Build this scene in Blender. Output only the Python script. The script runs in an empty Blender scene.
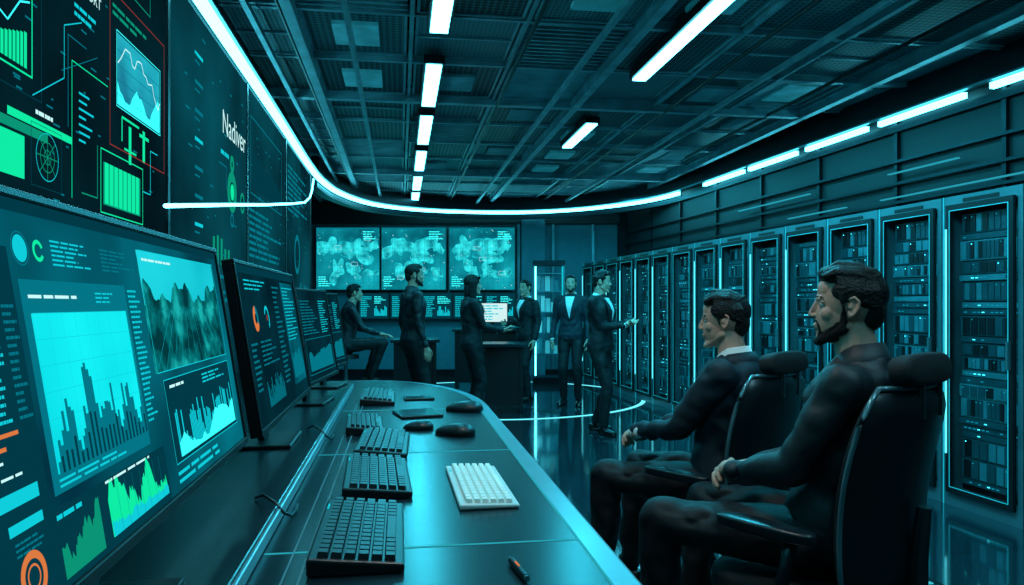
import bpy, math, random
import numpy as np
from mathutils import Vector, Matrix
random.seed(7)
SC=bpy.context.scene
COL=SC.collection
TH=math.atan2(112,740)      # room axis yaw
RM=Matrix.Rotation(TH,4,'Z')
def room(a,l,z=0.0): return RM@Vector((a,l,z))

# ------------------------------------------------------------------ materials
_m={}
def E(name,col,s):
    if name in _m: return _m[name]
    m=bpy.data.materials.new(name); m.use_nodes=True; nt=m.node_tree; nt.nodes.clear()
    o=nt.nodes.new('ShaderNodeOutputMaterial'); e=nt.nodes.new('ShaderNodeEmission')
    e.inputs[0].default_value=(*col,1); e.inputs[1].default_value=s
    nt.links.new(e.outputs[0],o.inputs[0]); _m[name]=m; return m
def P(name,col,rough=.5,metal=0,bump=0,bscale=40,var=.25,vscale=6,spec=.5,coat=0,sheen=0,em=None,ems=0,stretch=None):
    if name in _m: return _m[name]
    m=bpy.data.materials.new(name); m.use_nodes=True; nt=m.node_tree
    b=nt.nodes['Principled BSDF']
    b.inputs['Roughness'].default_value=rough; b.inputs['Metallic'].default_value=metal
    b.inputs['Specular IOR Level'].default_value=spec; b.inputs['Coat Weight'].default_value=coat
    b.inputs['Sheen Weight'].default_value=sheen
    if em: b.inputs['Emission Color'].default_value=(*em,1); b.inputs['Emission Strength'].default_value=ems
    tc=nt.nodes.new('ShaderNodeTexCoord'); n=nt.nodes.new('ShaderNodeTexNoise'); n.inputs['Scale'].default_value=vscale
    n.inputs['Detail'].default_value=4
    nt.links.new(tc.outputs['Object'],n.inputs['Vector'])
    r=nt.nodes.new('ShaderNodeValToRGB')
    r.color_ramp.elements[0].color=(*[c*(1-var) for c in col],1); r.color_ramp.elements[1].color=(*[min(1,c*(1+var)) for c in col],1)
    r.color_ramp.elements[0].position=.3; r.color_ramp.elements[1].position=.7
    nt.links.new(n.outputs['Fac'],r.inputs[0]); nt.links.new(r.outputs[0],b.inputs['Base Color'])
    if bump:
        n2=nt.nodes.new('ShaderNodeTexNoise'); n2.inputs['Scale'].default_value=bscale; n2.inputs['Detail'].default_value=3
        if stretch:
            mp=nt.nodes.new('ShaderNodeMapping'); mp.inputs['Scale'].default_value=stretch
            nt.links.new(tc.outputs['Object'],mp.inputs[0]); nt.links.new(mp.outputs[0],n2.inputs['Vector'])
        else: nt.links.new(tc.outputs['Object'],n2.inputs['Vector'])
        bp=nt.nodes.new('ShaderNodeBump'); bp.inputs['Strength'].default_value=bump; bp.inputs['Distance'].default_value=.01
        nt.links.new(n2.outputs['Fac'],bp.inputs['Height']); nt.links.new(bp.outputs[0],b.inputs['Normal'])
    _m[name]=m; return m
def MAP(name,c0,c1,s,scale=4,p0=.45,p1=.62,detail=8,cm=None,pm=None):
    if name in _m: return _m[name]
    m=bpy.data.materials.new(name); m.use_nodes=True; nt=m.node_tree; nt.nodes.clear()
    o=nt.nodes.new('ShaderNodeOutputMaterial'); e=nt.nodes.new('ShaderNodeEmission'); e.inputs[1].default_value=s
    tc=nt.nodes.new('ShaderNodeTexCoord'); n=nt.nodes.new('ShaderNodeTexNoise'); n.inputs['Scale'].default_value=scale; n.inputs['Detail'].default_value=detail
    r=nt.nodes.new('ShaderNodeValToRGB'); r.color_ramp.elements[0].color=(*c0,1); r.color_ramp.elements[1].color=(*c1,1)
    r.color_ramp.elements[0].position=p0; r.color_ramp.elements[1].position=p1
    if cm:
        q=r.color_ramp.elements.new((p0+p1)/2 if pm is None else pm); q.color=(*cm,1)
    nt.links.new(tc.outputs['Object'],n.inputs['Vector']); nt.links.new(n.outputs['Fac'],r.inputs[0]); nt.links.new(r.outputs[0],e.inputs[0])
    nt.links.new(e.outputs[0],o.inputs[0]); _m[name]=m; return m
def PERF(name,col,hole,pitch,rough=.45,metal=.3):
    """perforated sheet: round holes on a regular grid in object XY"""
    if name in _m: return _m[name]
    m=bpy.data.materials.new(name); m.use_nodes=True; nt=m.node_tree; b=nt.nodes['Principled BSDF']
    b.inputs['Roughness'].default_value=rough; b.inputs['Metallic'].default_value=metal
    tc=nt.nodes.new('ShaderNodeTexCoord'); v=nt.nodes.new('ShaderNodeTexVoronoi'); v.inputs['Scale'].default_value=1/pitch; v.inputs['Randomness'].default_value=0
    nt.links.new(tc.outputs['Object'],v.inputs['Vector'])
    r=nt.nodes.new('ShaderNodeValToRGB'); r.color_ramp.elements[0].color=(*hole,1); r.color_ramp.elements[1].color=(*col,1)
    r.color_ramp.elements[0].position=.40; r.color_ramp.elements[1].position=.50
    nt.links.new(v.outputs['Distance'],r.inputs[0]); nt.links.new(r.outputs[0],b.inputs['Base Color'])
    _m[name]=m; return m

eStrip=E('led_white_cyan',(0.08,0.64,.80),11)
eLamp=E('lamp_panel',(0.10,0.64,.80),11)
eCyan=E('ui_cyan',(0.005,.62,.72),1.0)
eCyanB=E('ui_cyan_bright',(0.04,1.0,1.0),1.25)
eCyanD=E('ui_cyan_dim',(0.001,.18,.24),1.0)
eCyanDD=E('ui_cyan_very_dim',(0.0005,.042,.064),1.0)
eGreen=E('ui_green',(0.005,.85,.38),1.0)
eGreenD=E('ui_green_dim',(0.003,.30,.18),1.0)
eWhite=E('ui_white',(.6,1,1),1.0)
eOrange=E('ui_orange',(.80,.22,.06),.9)
eRed=E('ui_red',(.75,.10,.08),.4)
eBlack=E('ui_black',(0.001,.006,.009),1.0)
mMetal=P('dark_metal',(0.010,0.020,0.025),.35,.7,vscale=3)
mFrame=P('rack_frame_metal',(0.10,0.22,0.25),.35,.5,vscale=3)
mBlack=P('black_plastic',(0.005,0.007,0.009),.38,0,vscale=20)
mGloss=P('gloss_black',(0.006,0.009,0.010),.15,0,coat=.3)
mKey=P('key_plastic',(0.018,0.026,0.031),.4,0)
mWhiteP=P('white_plastic',(0.62,0.68,0.66),.4,0,var=.05)
mWhiteK=P('white_keys',(0.95,0.90,0.84),.45,0,var=.05)
mUnit=P('server_unit_face',(0.012,0.055,0.070),.35,.3,bump=.3,bscale=60,em=(0,.22,.30),ems=.04)  # faint emission paints a glow onto the unit faces
mUnit2=P('server_unit_face_light',(0.05,0.18,0.22),.3,.4,bump=.3,bscale=80,em=(0,.28,.36),ems=.10)  # lighter faces, with a stronger glow painted in by emission
mWallT=P('wall_paint_teal',(0.04,0.19,0.24),.6,0,var=.1)
mWallD=P('wall_dark',(0.004,0.009,0.011),.5,.2,var=.2)

# ------------------------------------------------------------------ mesh builder
class MB:
    def __init__(s): s.V=[];s.F=[];s.M=[];s.mats=[]
    def mi(s,m):
        if m not in s.mats: s.mats.append(m)
        return s.mats.index(m)
    def add(s,vs,fs,m,T=None):
        o=len(s.V)
        for v in vs:
            v=Vector(v); s.V.append(tuple(T@v) if T else tuple(v))
        k=s.mi(m)
        for f in fs: s.F.append([i+o for i in f]); s.M.append(k)
    def box(s,x0,x1,y0,y1,z0,z1,m,T=None,tp=0):
        vs=[(x0,y0,z0),(x1,y0,z0),(x1,y1,z0),(x0,y1,z0),(x0+tp,y0+tp,z1),(x1-tp,y0+tp,z1),(x1-tp,y1-tp,z1),(x0+tp,y1-tp,z1)]
        s.add(vs,[(3,2,1,0),(4,5,6,7),(0,1,5,4),(1,2,6,5),(2,3,7,6),(3,0,4,7)],m,T)
    def cyl(s,p,q,r1,r2,m,n=16,T=None):
        p=Vector(p);q=Vector(q);d=(q-p).normalized();u=d.orthogonal().normalized();v=d.cross(u)
        vs=[];
        for c,r in((p,r1),(q,r2)):
            for i in range(n):
                a=2*math.pi*i/n; vs.append(c+u*r*math.cos(a)+v*r*math.sin(a))
        fs=[(i,(i+1)%n,n+(i+1)%n,n+i) for i in range(n)]+[tuple(range(n))[::-1],tuple(range(n,2*n))]
        s.add(vs,fs,m,T)
    def ext(s,pts,z0,z1,m,T=None):
        n=len(pts)
        vs=[(x,y,z0) for x,y in pts]+[(x,y,z1) for x,y in pts]
        s.add(vs,[tuple(range(n))[::-1],tuple(range(n,2*n))]+[(i,(i+1)%n,n+(i+1)%n,n+i) for i in range(n)],m,T)
    def tube(s,pts,r,m,n=8,T=None):
        pts=[Vector(p) for p in pts]; vs=[]
        for i,p in enumerate(pts):
            d=(pts[min(i+1,len(pts)-1)]-pts[max(i-1,0)]).normalized()
            ref=Vector((0,0,1)) if abs(d.z)<.9 else Vector((1,0,0))
            u=d.cross(ref).normalized(); v=u.cross(d)
            rr=r[i] if isinstance(r,(list,tuple)) else r
            for k in range(n):
                a=2*math.pi*k/n; vs.append(p+u*rr*math.cos(a)+v*rr*math.sin(a))
        fs=[]
        for i in range(len(pts)-1):
            for k in range(n):
                fs.append((i*n+k,i*n+(k+1)%n,(i+1)*n+(k+1)%n,(i+1)*n+k))
        fs+= [tuple(range(n))[::-1],tuple(range((len(pts)-1)*n,len(pts)*n))]
        s.add(vs,fs,m,T)
    def mesh(s,name):
        me=bpy.data.meshes.new(name); me.from_pydata(s.V,[],s.F)
        for m in s.mats: me.materials.append(m)
        me.polygons.foreach_set('material_index',s.M); me.update(); return me
    def obj(s,name,loc=(0,0,0),M=None,parent=None,bevel=0,smooth=False,seg=2):
        me=s.mesh(name)
        o=bpy.data.objects.new(name,me); COL.objects.link(o)
        if M is not None: o.matrix_world=M
        else: o.location=loc
        if parent: o.parent=parent
        if smooth: me.polygons.foreach_set('use_smooth',[True]*len(me.polygons))
        if bevel:
            b=o.modifiers.new('bevel','BEVEL'); b.width=bevel; b.segments=seg; b.limit_method='ANGLE'; b.angle_limit=math.radians(40)
        return o
def empty(name,M):
    o=bpy.data.objects.new(name,None); COL.objects.link(o); o.matrix_world=M; o.empty_display_size=.1; return o
def text(body,size,x,z,mat,parent,y=-.008,name='lettering',align='LEFT'):
    c=bpy.data.curves.new(name,'FONT'); c.body=body; c.size=size; c.align_x=align; c.materials.append(mat)
    o=bpy.data.objects.new(name,c); COL.objects.link(o); o.parent=parent; o.location=(x,y,z); o.rotation_euler=(math.pi/2,0,0); return o
class UI(MB):
    def __init__(s,y0=-.001): super().__init__(); s.y0=y0
    def Y(s,l): return s.y0-.0012*l
    def rect(s,x0,x1,z0,z1,m,l=1):
        y=s.Y(l); s.add([(x0,y,z0),(x1,y,z0),(x1,y,z1),(x0,y,z1)],[(0,1,2,3)],m)
    def line(s,p,q,w,m,l=2):
        p=Vector(p);q=Vector(q);d=(q-p)
        if d.length<1e-6:return
        n=Vector((-d.y,d.x)).normalized()*w/2; y=s.Y(l)
        s.add([(a.x,y,a.y) for a in(p-n,q-n,q+n,p+n)],[(0,1,2,3)],m)
    def pl(s,pts,w,m,l=2):
        for a,b in zip(pts[:-1],pts[1:]): s.line(a,b,w,m,l)
    def ring(s,c,r0,r1,m,l=2,a0=0,a1=360,n=36):
        y=s.Y(l); vs=[]
        for i in range(n+1):
            a=math.radians(a0+(a1-a0)*i/n)
            for r in(r0,r1): vs.append((c[0]+r*math.cos(a),y,c[1]+r*math.sin(a)))
        s.add(vs,[(2*i,2*i+2,2*i+3,2*i+1) for i in range(n)],m)
    def frame(s,x0,x1,z0,z1,w,m,l=2):
        s.rect(x0,x1,z0,z0+w,m,l);s.rect(x0,x1,z1-w,z1,m,l);s.rect(x0,x0+w,z0+w,z1-w,m,l);s.rect(x1-w,x1,z0+w,z1-w,m,l)
    def area(s,x0,x1,z0,hs,m,l=2):
        y=s.Y(l); n=len(hs); vs=[]
        for i,h in enumerate(hs):
            x=x0+(x1-x0)*i/(n-1); vs+=[(x,y,z0),(x,y,z0+h)]
        s.add(vs,[(2*i,2*i+2,2*i+3,2*i+1) for i in range(n-1)],m)
    def lines(s,x0,x1,z0,z1,n,m,l=2,fill=.45,rnd=random):
        h=(z1-z0)/n
        for i in range(n):
            x=x0
            z=z1-(i+1)*h+h*(1-fill)/2
            end=x0+(x1-x0)*rnd.uniform(.45,1)
            while x<end-.002:
                w=min(end-x,rnd.uniform(.08,.3)*(x1-x0)); s.rect(x,x+w*.85,z,z+h*fill,m,l); x+=w
    def bars(s,x0,x1,z0,z1,n,m,l=2,gap=.25,rnd=random,f=None):
        w=(x1-x0)/n
        for i in range(n):
            h=(f(i/n) if f else rnd.uniform(.2,1))*(z1-z0)
            s.rect(x0+i*w,x0+(i+1-gap)*w,z0,z0+h,m,l)
    def grid(s,x0,x1,z0,z1,nx,nz,w,m,l=2):
        for i in range(nx+1): x=x0+(x1-x0)*i/nx; s.rect(x,x+w,z0,z1,m,l)
        for i in range(nz+1): z=z0+(z1-z0)*i/nz; s.rect(x0,x1,z,z+w,m,l)
def noise_hs(n,a,b,seed):
    r=random.Random(seed); h=[];v=(a+b)/2
    for i in range(n):
        v+=r.uniform(-1,1)*(b-a)*.25; v=max(a,min(b,v)); h.append(v)
    return h

# ------------------------------------------------------------------ room shell
fl=MB(); 
mFloor=bpy.data.materials.new('polished_floor'); mFloor.use_nodes=True
nt=mFloor.node_tree; b=nt.nodes['Principled BSDF']
tc=nt.nodes.new('ShaderNodeTexCoord'); br=nt.nodes.new('ShaderNodeTexBrick'); br.offset=0; br.inputs['Scale'].default_value=1
br.inputs['Brick Width'].default_value=1.2; br.inputs['Row Height'].default_value=1.2; br.inputs['Mortar Size'].default_value=.006
br.inputs['Color1'].default_value=(0.006,0.024,0.032,1);br.inputs['Color2'].default_value=(0.009,0.030,0.040,1);br.inputs['Mortar'].default_value=(0.004,0.008,0.01,1)
nt.links.new(tc.outputs['Object'],br.inputs['Vector']); nt.links.new(br.outputs['Color'],b.inputs['Base Color'])
n=nt.nodes.new('ShaderNodeTexNoise'); n.inputs['Scale'].default_value=3; mr=nt.nodes.new('ShaderNodeMapRange'); mr.inputs['To Min'].default_value=.06; mr.inputs['To Max'].default_value=.15
nt.links.new(tc.outputs['Object'],n.inputs['Vector']);nt.links.new(n.outputs['Fac'],mr.inputs['Value']);nt.links.new(mr.outputs[0],b.inputs['Roughness'])
b.inputs['Specular IOR Level'].default_value=1.0; b.inputs['Coat Weight'].default_value=.7; b.inputs['Coat Roughness'].default_value=.06
fl.box(-2.2,7.5,-3,15.6,-.1,0,mFloor); fl.obj('floor',M=RM)
w=MB(); w.box(-2.2,-2.0,-3,15.6,0,4.1,mWallD); w.obj('wall_left',M=RM)
w=MB(); w.box(-2.2,7.5,-3.2,-3,0,4.1,mWallD); w.obj('wall_front',M=RM)
w=MB(); w.box(-4.6,4.0,14.0,14.2,0,4.1,mWallT)
for x in(.10,.75,1.5,2.2): w.box(x,x+.05,13.93,14.0,0,3.3,mFrame)
w.box(.18,.62,13.86,14.0,0,3.3,mWallT); w.box(-4.0,3.4,13.88,14,2.86,3.3,mWallD)
w.box(-4.0,3.4,13.9,14,0,.12,mMetal)
w.obj('wall_back')
RA=math.atan2(154,740)
RR=Matrix.Rotation(RA,4,'Z')
def rline(Z,off=0):
    return Vector((4.80-.2081*Z+off*math.cos(RA), Z+off*math.sin(RA),0))
p0=rline(-1.5,.1)
w=MB(); M=Matrix.Translation(p0)@RR
w.box(0,.2,0,16.2,0,4.1,mWallD,)
for i in range(14):
    y=i*1.15+.3
    w.box(-.03,0,y,y+.04,2.1,3.0,mMetal)
for z,m in((2.25,mMetal),(2.42,mMetal),(2.62,mMetal)):
    w.box(-.06,-.03,.2,15.5,z,z+.025,m)
w.obj('wall_right',M=M)
s=MB(); 
for y,ln,z in((5.4,1.2,2.52),(7.6,.8,2.52),(9.6,1.5,2.52),(6.3,2.2,2.30),(9.0,1.0,2.30)): s.box(-.09,-.06,y,y+ln,z,z+.010,E('reflection_dim',(0.03,.46,.60),.7))  # emissive streaks stand in for reflections above the racks
s.obj('wall_reflection_line',M=M)

# ceiling
mPerf=PERF('perforated_ceiling_panel',(0.07,0.18,0.215),(0.002,0.006,0.008),.045)
mPerf2=PERF('perforated_ceiling_panel_fine',(0.12,0.27,0.31),(0.004,0.014,0.018),.032)
mGrid=P('ceiling_grid_metal',(0.26,0.46,0.52),.38,.4)
mTile=P('ceiling_tile_plain',(0.15,0.34,0.39),.6,0)
mDiff=P('ceiling_diffuser',(0.30,0.58,0.64),.5,0,em=(0.01,.28,.34),ems=.14)  # weak emission put into the air diffusers so they look lit
c=MB(); c.box(-2.2,7.5,-3,15.6,4.1,4.2,P('ceiling_slab_dark',(0.008,0.012,0.014),.8)); c.obj('ceiling',M=RM)
c=MB()
A0,AN,DA=-1.48,10,.78; L0,LN,DL=-2.8,19,.97
rn=random.Random(3)
def inroom(a,l):
    p=room(a,l); q=p.x-(4.80-.2081*p.y)
    return q<.05
for i in range(AN+1):
    a=A0+i*DA; big=(i%3==1); wd=.07 if big else .03
    for j in range(LN):
        l=L0+j*DL
        if inroom(a,l) : c.box(a-wd/2,a+wd/2,l,l+DL,3.26 if not big else 3.20,3.34,mGrid)
for j in range(LN+1):
    l=L0+j*DL; big=(j%4==2); wd=.07 if big else .03
    for i in range(AN):
        a=A0+i*DA
        if inroom(a+.4,l): c.box(a,a+DA,l-wd/2,l+wd/2,3.265 if not big else 3.21,3.335,mGrid)
for i in range(AN):
    for j in range(LN):
        a=A0+i*DA+.03; l=L0+j*DL+.03; a1=a+DA-.06; l1=l+DL-.06
        if not inroom(a+.4,l): continue
        t=rn.random()
        if t<.70 or t>.97:
            z=3.285+rn.choice([0,0,.03]); q=rn.random()
            c.box(a,a1,l,l1,z,z+.02,mPerf if q<.72 else (mPerf2 if q<.88 else mTile))
            c.box(a,a1,l,l+.02,z-.012,z,mGrid);c.box(a,a1,l1-.02,l1,z-.012,z,mGrid);c.box(a,a+.02,l,l1,z-.012,z,mGrid);c.box(a1-.02,a1,l,l1,z-.012,z,mGrid)
            q=rn.random()
            if q<.22: c.box(a+.2,a1-.2,l+.25,l1-.25,z-.03,z,mDiff if q<.12 else mTile)
            elif q<.34: c.box(a,a1,(l+l1)/2-.01,(l+l1)/2+.01,z-.015,z,mGrid)
        elif t<.82:
            for k in range(4):
                q=.055*k; zz=3.27+.014*k
                c.box(a+q,a1-q,l+q,l+q+.03,zz,zz+.02,mGrid);c.box(a+q,a1-q,l1-q-.03,l1-q,zz,zz+.02,mGrid)
                c.box(a+q,a+q+.03,l+q+.03,l1-q-.03,zz,zz+.02,mGrid);c.box(a1-q-.03,a1-q,l+q+.03,l1-q-.03,zz,zz+.02,mGrid)
            c.box(a+.2,a1-.2,l+.2,l1-.2,3.30,3.32,mDiff if rn.random()<.3 else mTile)
            c.box(a,a1,l,l1,3.36,3.37,mBlack)
        else:
            c.box(a,a1,l,l1,3.38,3.39,mBlack)
            for k in range(12):
                y=l+.03+k*(l1-l-.06)/11; c.box(a,a1,y,y+.02,3.28,3.33,mGrid)
for a,z,r in((-.6,3.75,.16),(1.3,3.8,.13),(3.0,3.72,.2),(4.2,3.8,.1)):
    c.cyl((a,-2.5,z),(a,15,z),r,r,mMetal,20)
for l in range(-2,15,2): c.box(-1.9,4.6,l,l+.12,3.55,3.7,mBlack)
for a in(.9,2.55,3.6,-.75):
    c.cyl((a,-2.5,3.22),(a,14 if a<3 else 9,3.22),.016,.016,mMetal,8)
for a in(-.95,-.35,1.35,2.9): c.box(a,a+.035,-2.5,14,3.16,3.20,mGrid); 
c.obj('ceiling_grid',M=RM)

def lamp(a,l0,l1,wd,z=3.19):
    m=MB(); m.box(-wd/2-.02,wd/2+.02,l0-.02,l1+.02,z+.005,z+.07,mMetal); m.box(-wd/2,wd/2,l0,l1,z-.01,z+.004,eLamp)
    m.obj('ceiling_light',M=RM@Matrix.Translation((a,0,0)))
for a_,b_ in((-.2,.9),(1.7,2.8),(3.85,5.02),(5.72,6.9),(7.3,8.55),(9.0,10.25),(10.8,12.0),(12.35,13.4)): lamp(.26,a_,b_,.12)  # foremost lamp is out of view, added to carry fill light
for a_,b_ in((.2,2.2),(3.0,5.85),(7.35,8.5)): lamp(1.94,a_,b_,.11)

# ------------------------------------------------------------------ curved LED soffit
def rr2(a,l): p=room(a,l); return (p.x,p.y)
ctrl=[rr2(-1.06,-1),rr2(-1.06,1),rr2(-1.06,4),rr2(-1.06,7),rr2(-1.06,9.2),rr2(-1.02,10.3),rr2(-.86,11.4),(-2.30,12.3),(-1.72,12.98),(-.9,13.32),(.1,13.4),(1.0,13.1),(1.72,12.5),(2.22,11.8),(2.53,10.9),(2.94,8.93),(3.69,5.33),(4.38,2.0),(4.8,0)]
def crom(P_,n=10):
    out=[];P_=[Vector((*p,0)) for p in P_]
    for i in range(len(P_)-1):
        a=P_[max(i-1,0)];b_=P_[i];c_=P_[i+1];d=P_[min(i+2,len(P_)-1)]
        l=(c_-b_).length
        t1=(c_-a).normalized()*l; t2=(d-b_).normalized()*l
        for k in range(n):
            t=k/n;h=2*t**3-3*t**2+1;h2=t**3-2*t**2+t;h3=-2*t**3+3*t**2;h4=t**3-t**2
            out.append(b_*h+t1*h2+c_*h3+t2*h4)
    out.append(P_[-1]);return out
path=crom(ctrl)
def sweep(mb,pts,o0,o1,z0,z1,m):
    vs=[]
    for i,p in enumerate(pts):
        d=(pts[min(i+1,len(pts)-1)]-pts[max(i-1,0)]).normalized(); nrm=Vector((-d.y,d.x,0))
        for o,z in((o0,z0),(o1,z0),(o1,z1),(o0,z1)): vs.append(p+nrm*o+Vector((0,0,z)))
    fs=[]
    for i in range(len(pts)-1):
        for k in range(4): fs.append((4*i+k,4*i+(k+1)%4,4*i+4+(k+1)%4,4*i+4+k))
    fs+=[(0,1,2,3)[::-1],tuple(4*(len(pts)-1)+k for k in range(4))]
    mb.add(vs,fs,m)
s=MB(); i98=[i for i,p in enumerate(path) if p.y>9.75][0]
sweep(s,path[i98:],.03,.18,3.045,3.30,mMetal); sweep(s,path,-.02,.05,3.045,3.06,mFrame); sweep(s,path[i98:],.05,.18,2.90,2.965,mMetal); s.obj('trim_1')
s=MB()
isolid=[i for i,p in enumerate(path) if not (p.x>2.4 and p.y<11)]
sweep(s,path[:isolid[-1]+1],-.005,.045,2.985,3.035,eStrip)
for z0,z1 in((5.33-.6,5.62),(5.87,6.83),(7.0,7.94),(8.12,9.1),(9.24,10.29),(3.5,4.5)):
    pts=[rline(z0+(z1-z0)*k/6) for k in range(7)][::-1]
    sweep(s,pts,-.005,.04,2.985,3.030,eStrip)
s.obj('led_light_strip')

# ------------------------------------------------------------------ video wall on the left
VM=RM@Matrix.Translation((-1.13,0,0))@Matrix.Rotation(math.pi/2,4,'Z')
vw=empty('video_wall',VM)
m=MB(); m.box(-.5,9.75,.012,.22,0,3.3,mWallD); 
m.box(-.5,9.75,0,.012,.80,.86,mMetal); 
for x in(-.5,3.84,5.75,7.65,9.7): m.box(x,x+.035,-.006,.012,.86,3.0,mBlack)
m.obj('wall_housing',parent=vw)
mGlassNear=MAP('videowall_ground_near',(0.0008,0.007,0.011),(0.001,0.018,0.026),1,1.5,.4,.7,2)
mGlassFar=MAP('videowall_ground_far',(0.001,0.016,0.025),(0.002,0.09,0.12),1,.7,.35,.75,3)
u=UI(0.003)
u.rect(-.46,3.84,.86,2.99,mGlassNear,0)
for x0,x1 in((3.875,5.75),(5.785,7.65),(7.685,9.7)): u.rect(x0,x1,.86,2.99,mGlassFar,0)
u.rect(2.05,2.45,1.73,1.86,eGreen,2); u.rect(2.05,2.60,1.87,1.90,eGreenD,2); u.rect(2.35,2.78,1.905,1.93,eGreen,2)
u.rect(2.05,2.26,1.78,1.79,eBlack,3)
for r in(.078,.05,.025): u.ring((2.60,1.825),r-.003,r,eGreenD if r<.07 else eCyan,2)
u.pl([(2.52,1.825),(2.68,1.825)],.003,eGreenD);u.pl([(2.60,1.745),(2.60,1.905)],.003,eGreenD)
u.pl([(2.545,1.77),(2.655,1.88)],.003,eGreenD);u.pl([(2.545,1.88),(2.655,1.77)],.003,eGreenD)
u.frame(2.49,2.70,1.72,1.92,.004,eCyanDD)
u.frame(2.17,2.50,2.05,2.30,.006,eGreen); u.bars(2.20,2.47,2.07,2.2,12,eGreen,2,f=lambda t:.3+.6*t)
u.pl([(2.2,2.14),(2.28,2.2),(2.35,2.18),(2.42,2.26),(2.48,2.28)],.006,eCyanB,3)
u.frame(2.05,2.56,1.99,2.36,.004,eCyanDD)
u.pl([(2.50,2.0),(2.72,2.12),(2.72,2.30),(2.86,2.36)],.004,eCyan)
u.pl([(2.7,2.14),(3.0,2.28)],.003,eCyanD);u.pl([(2.75,1.96),(2.75,2.28),(2.9,2.28)],.004,eCyanD)
u.pl([(2.78,1.72),(2.78,2.2),(3.1,2.2)],.004,eGreen);u.pl([(2.86,1.75),(3.0,1.75),(3.0,1.95)],.005,eGreenD)
for k in range(7): u.rect(2.84,2.84+.05+.12*random.random(),2.10-k*.028,2.108-k*.028,eCyan)
u.frame(3.12,3.80,1.98,2.60,.004,eRed); u.frame(3.19,3.74,2.15,2.46,.004,eCyanB)
u.rect(3.2,3.73,2.16,2.45,MAP('chart_fill',(0.01,.20,.30),(0.02,.56,.68),1,3,.3,.7,2),1)
u.area(3.2,3.73,2.16,noise_hs(20,.03,.2,4),eCyanB,2)
u.pl([(3.2+.53*i/19,2.19+h) for i,h in enumerate(noise_hs(20,.03,.22,5))],.006,eWhite,3)
for k in range(4): u.rect(3.2,3.73,2.20+k*.06,2.203+k*.06,eCyanD,2)
u.pl([(3.25,2.02),(3.25,2.12),(3.45,2.12)],.010,eGreen);u.rect(3.33,3.36,1.94,2.10,eGreen);u.rect(3.50,3.53,1.98,2.12,eGreen);u.rect(3.46,3.58,2.085,2.10,eGreen)
u.rect(3.28,3.42,1.99,2.00,eGreen)
u.rect(3.06,3.47,1.735,1.90,eGreenD,1); u.bars(3.07,3.46,1.74,1.90,8,eGreen,2,gap=.2,f=lambda t:1); u.frame(3.03,3.50,1.70,1.95,.005,eGreen)
u.pl([(3.5,1.85),(3.6,1.85),(3.6,2.05),(3.7,2.05)],.005,eCyan)
u.lines(3.15,3.7,2.50,2.56,2,eGreenD); u.lines(2.8,3.05,2.36,2.42,2,eCyan)
u.lines(2.62,3.05,2.54,2.70,4,eCyanD)
u.lines(2.52,2.66,1.94,1.97,1,eWhite)
u.frame(3.15,3.6,2.66,2.9,.005,eGreenD); u.lines(3.18,3.55,2.68,2.88,6,eCyanD)
u.lines(2.2,3.7,1.45,1.60,5,eCyanDD)
for k in range(8): u.rect(4.35,4.52,2.75-k*.16,2.77-k*.16,eCyan if k%3==0 else eCyanD); u.rect(4.35,4.45,2.71-k*.16,2.72-k*.16,eCyanD)
u.ring((5.27,2.11),.0,.055,eGreen,3); u.ring((5.27,2.11),.07,.14,eGreenD,2); u.ring((5.27,2.30),.02,.06,eGreenD,2)
u.ring((5.6,2.08),.05,.075,eGreenD,2); u.ring((5.27,1.92),.03,.05,eCyanD,2)
for k in range(5): u.rect(4.75+.1*k,4.8+.1*k,1.60,1.65+.15*random.random(),eGreenD)
u.pl([(4.9,2.25),(5.1,2.25),(5.1,2.1)],.008,eCyanD)
u.lines(4.95,5.4,2.30,2.36,1,eCyan)
u.lines(5.85,7.4,1.7,2.1,8,eCyanD); u.frame(5.9,7.4,2.2,2.8,.010,eCyanD); u.area(5.95,7.35,2.25,noise_hs(14,.1,.45,8),eCyanDD)
u.lines(7.8,9.4,2.3,2.8,9,eCyanD); u.ring((8.5,1.9),.16,.22,eCyanD); u.bars(7.9,9.4,1.2,1.6,14,eCyanD)
u.lines(4.1,5.5,1.2,1.55,7,eCyanD)
rr=random.Random(12)
for k in range(110): 
    x=rr.uniform(4,9.5);z=rr.uniform(1.1,2.9);u.rect(x,x+rr.uniform(.02,.08),z,z+.010,eCyanD,1)
for k in range(70):
    x=rr.uniform(2.0,3.75);z=rr.uniform(1.4,2.95);u.rect(x,x+rr.uniform(.01,.05),z,z+.006,eCyanD,1)
u.obj('wall_graphics',parent=vw)
text('Nadiver',.22,4.95,2.45,eWhite,vw); text('PORT',.06,2.86,2.46,eWhite,vw)
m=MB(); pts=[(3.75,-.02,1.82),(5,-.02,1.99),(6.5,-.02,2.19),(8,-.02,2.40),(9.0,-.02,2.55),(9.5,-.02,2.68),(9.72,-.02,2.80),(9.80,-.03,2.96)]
m.tube(pts,.011,eStrip,8); m.obj('wall_reflection_tube',parent=vw)  # glowing tube stands in for a reflection in the glass wall

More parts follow.
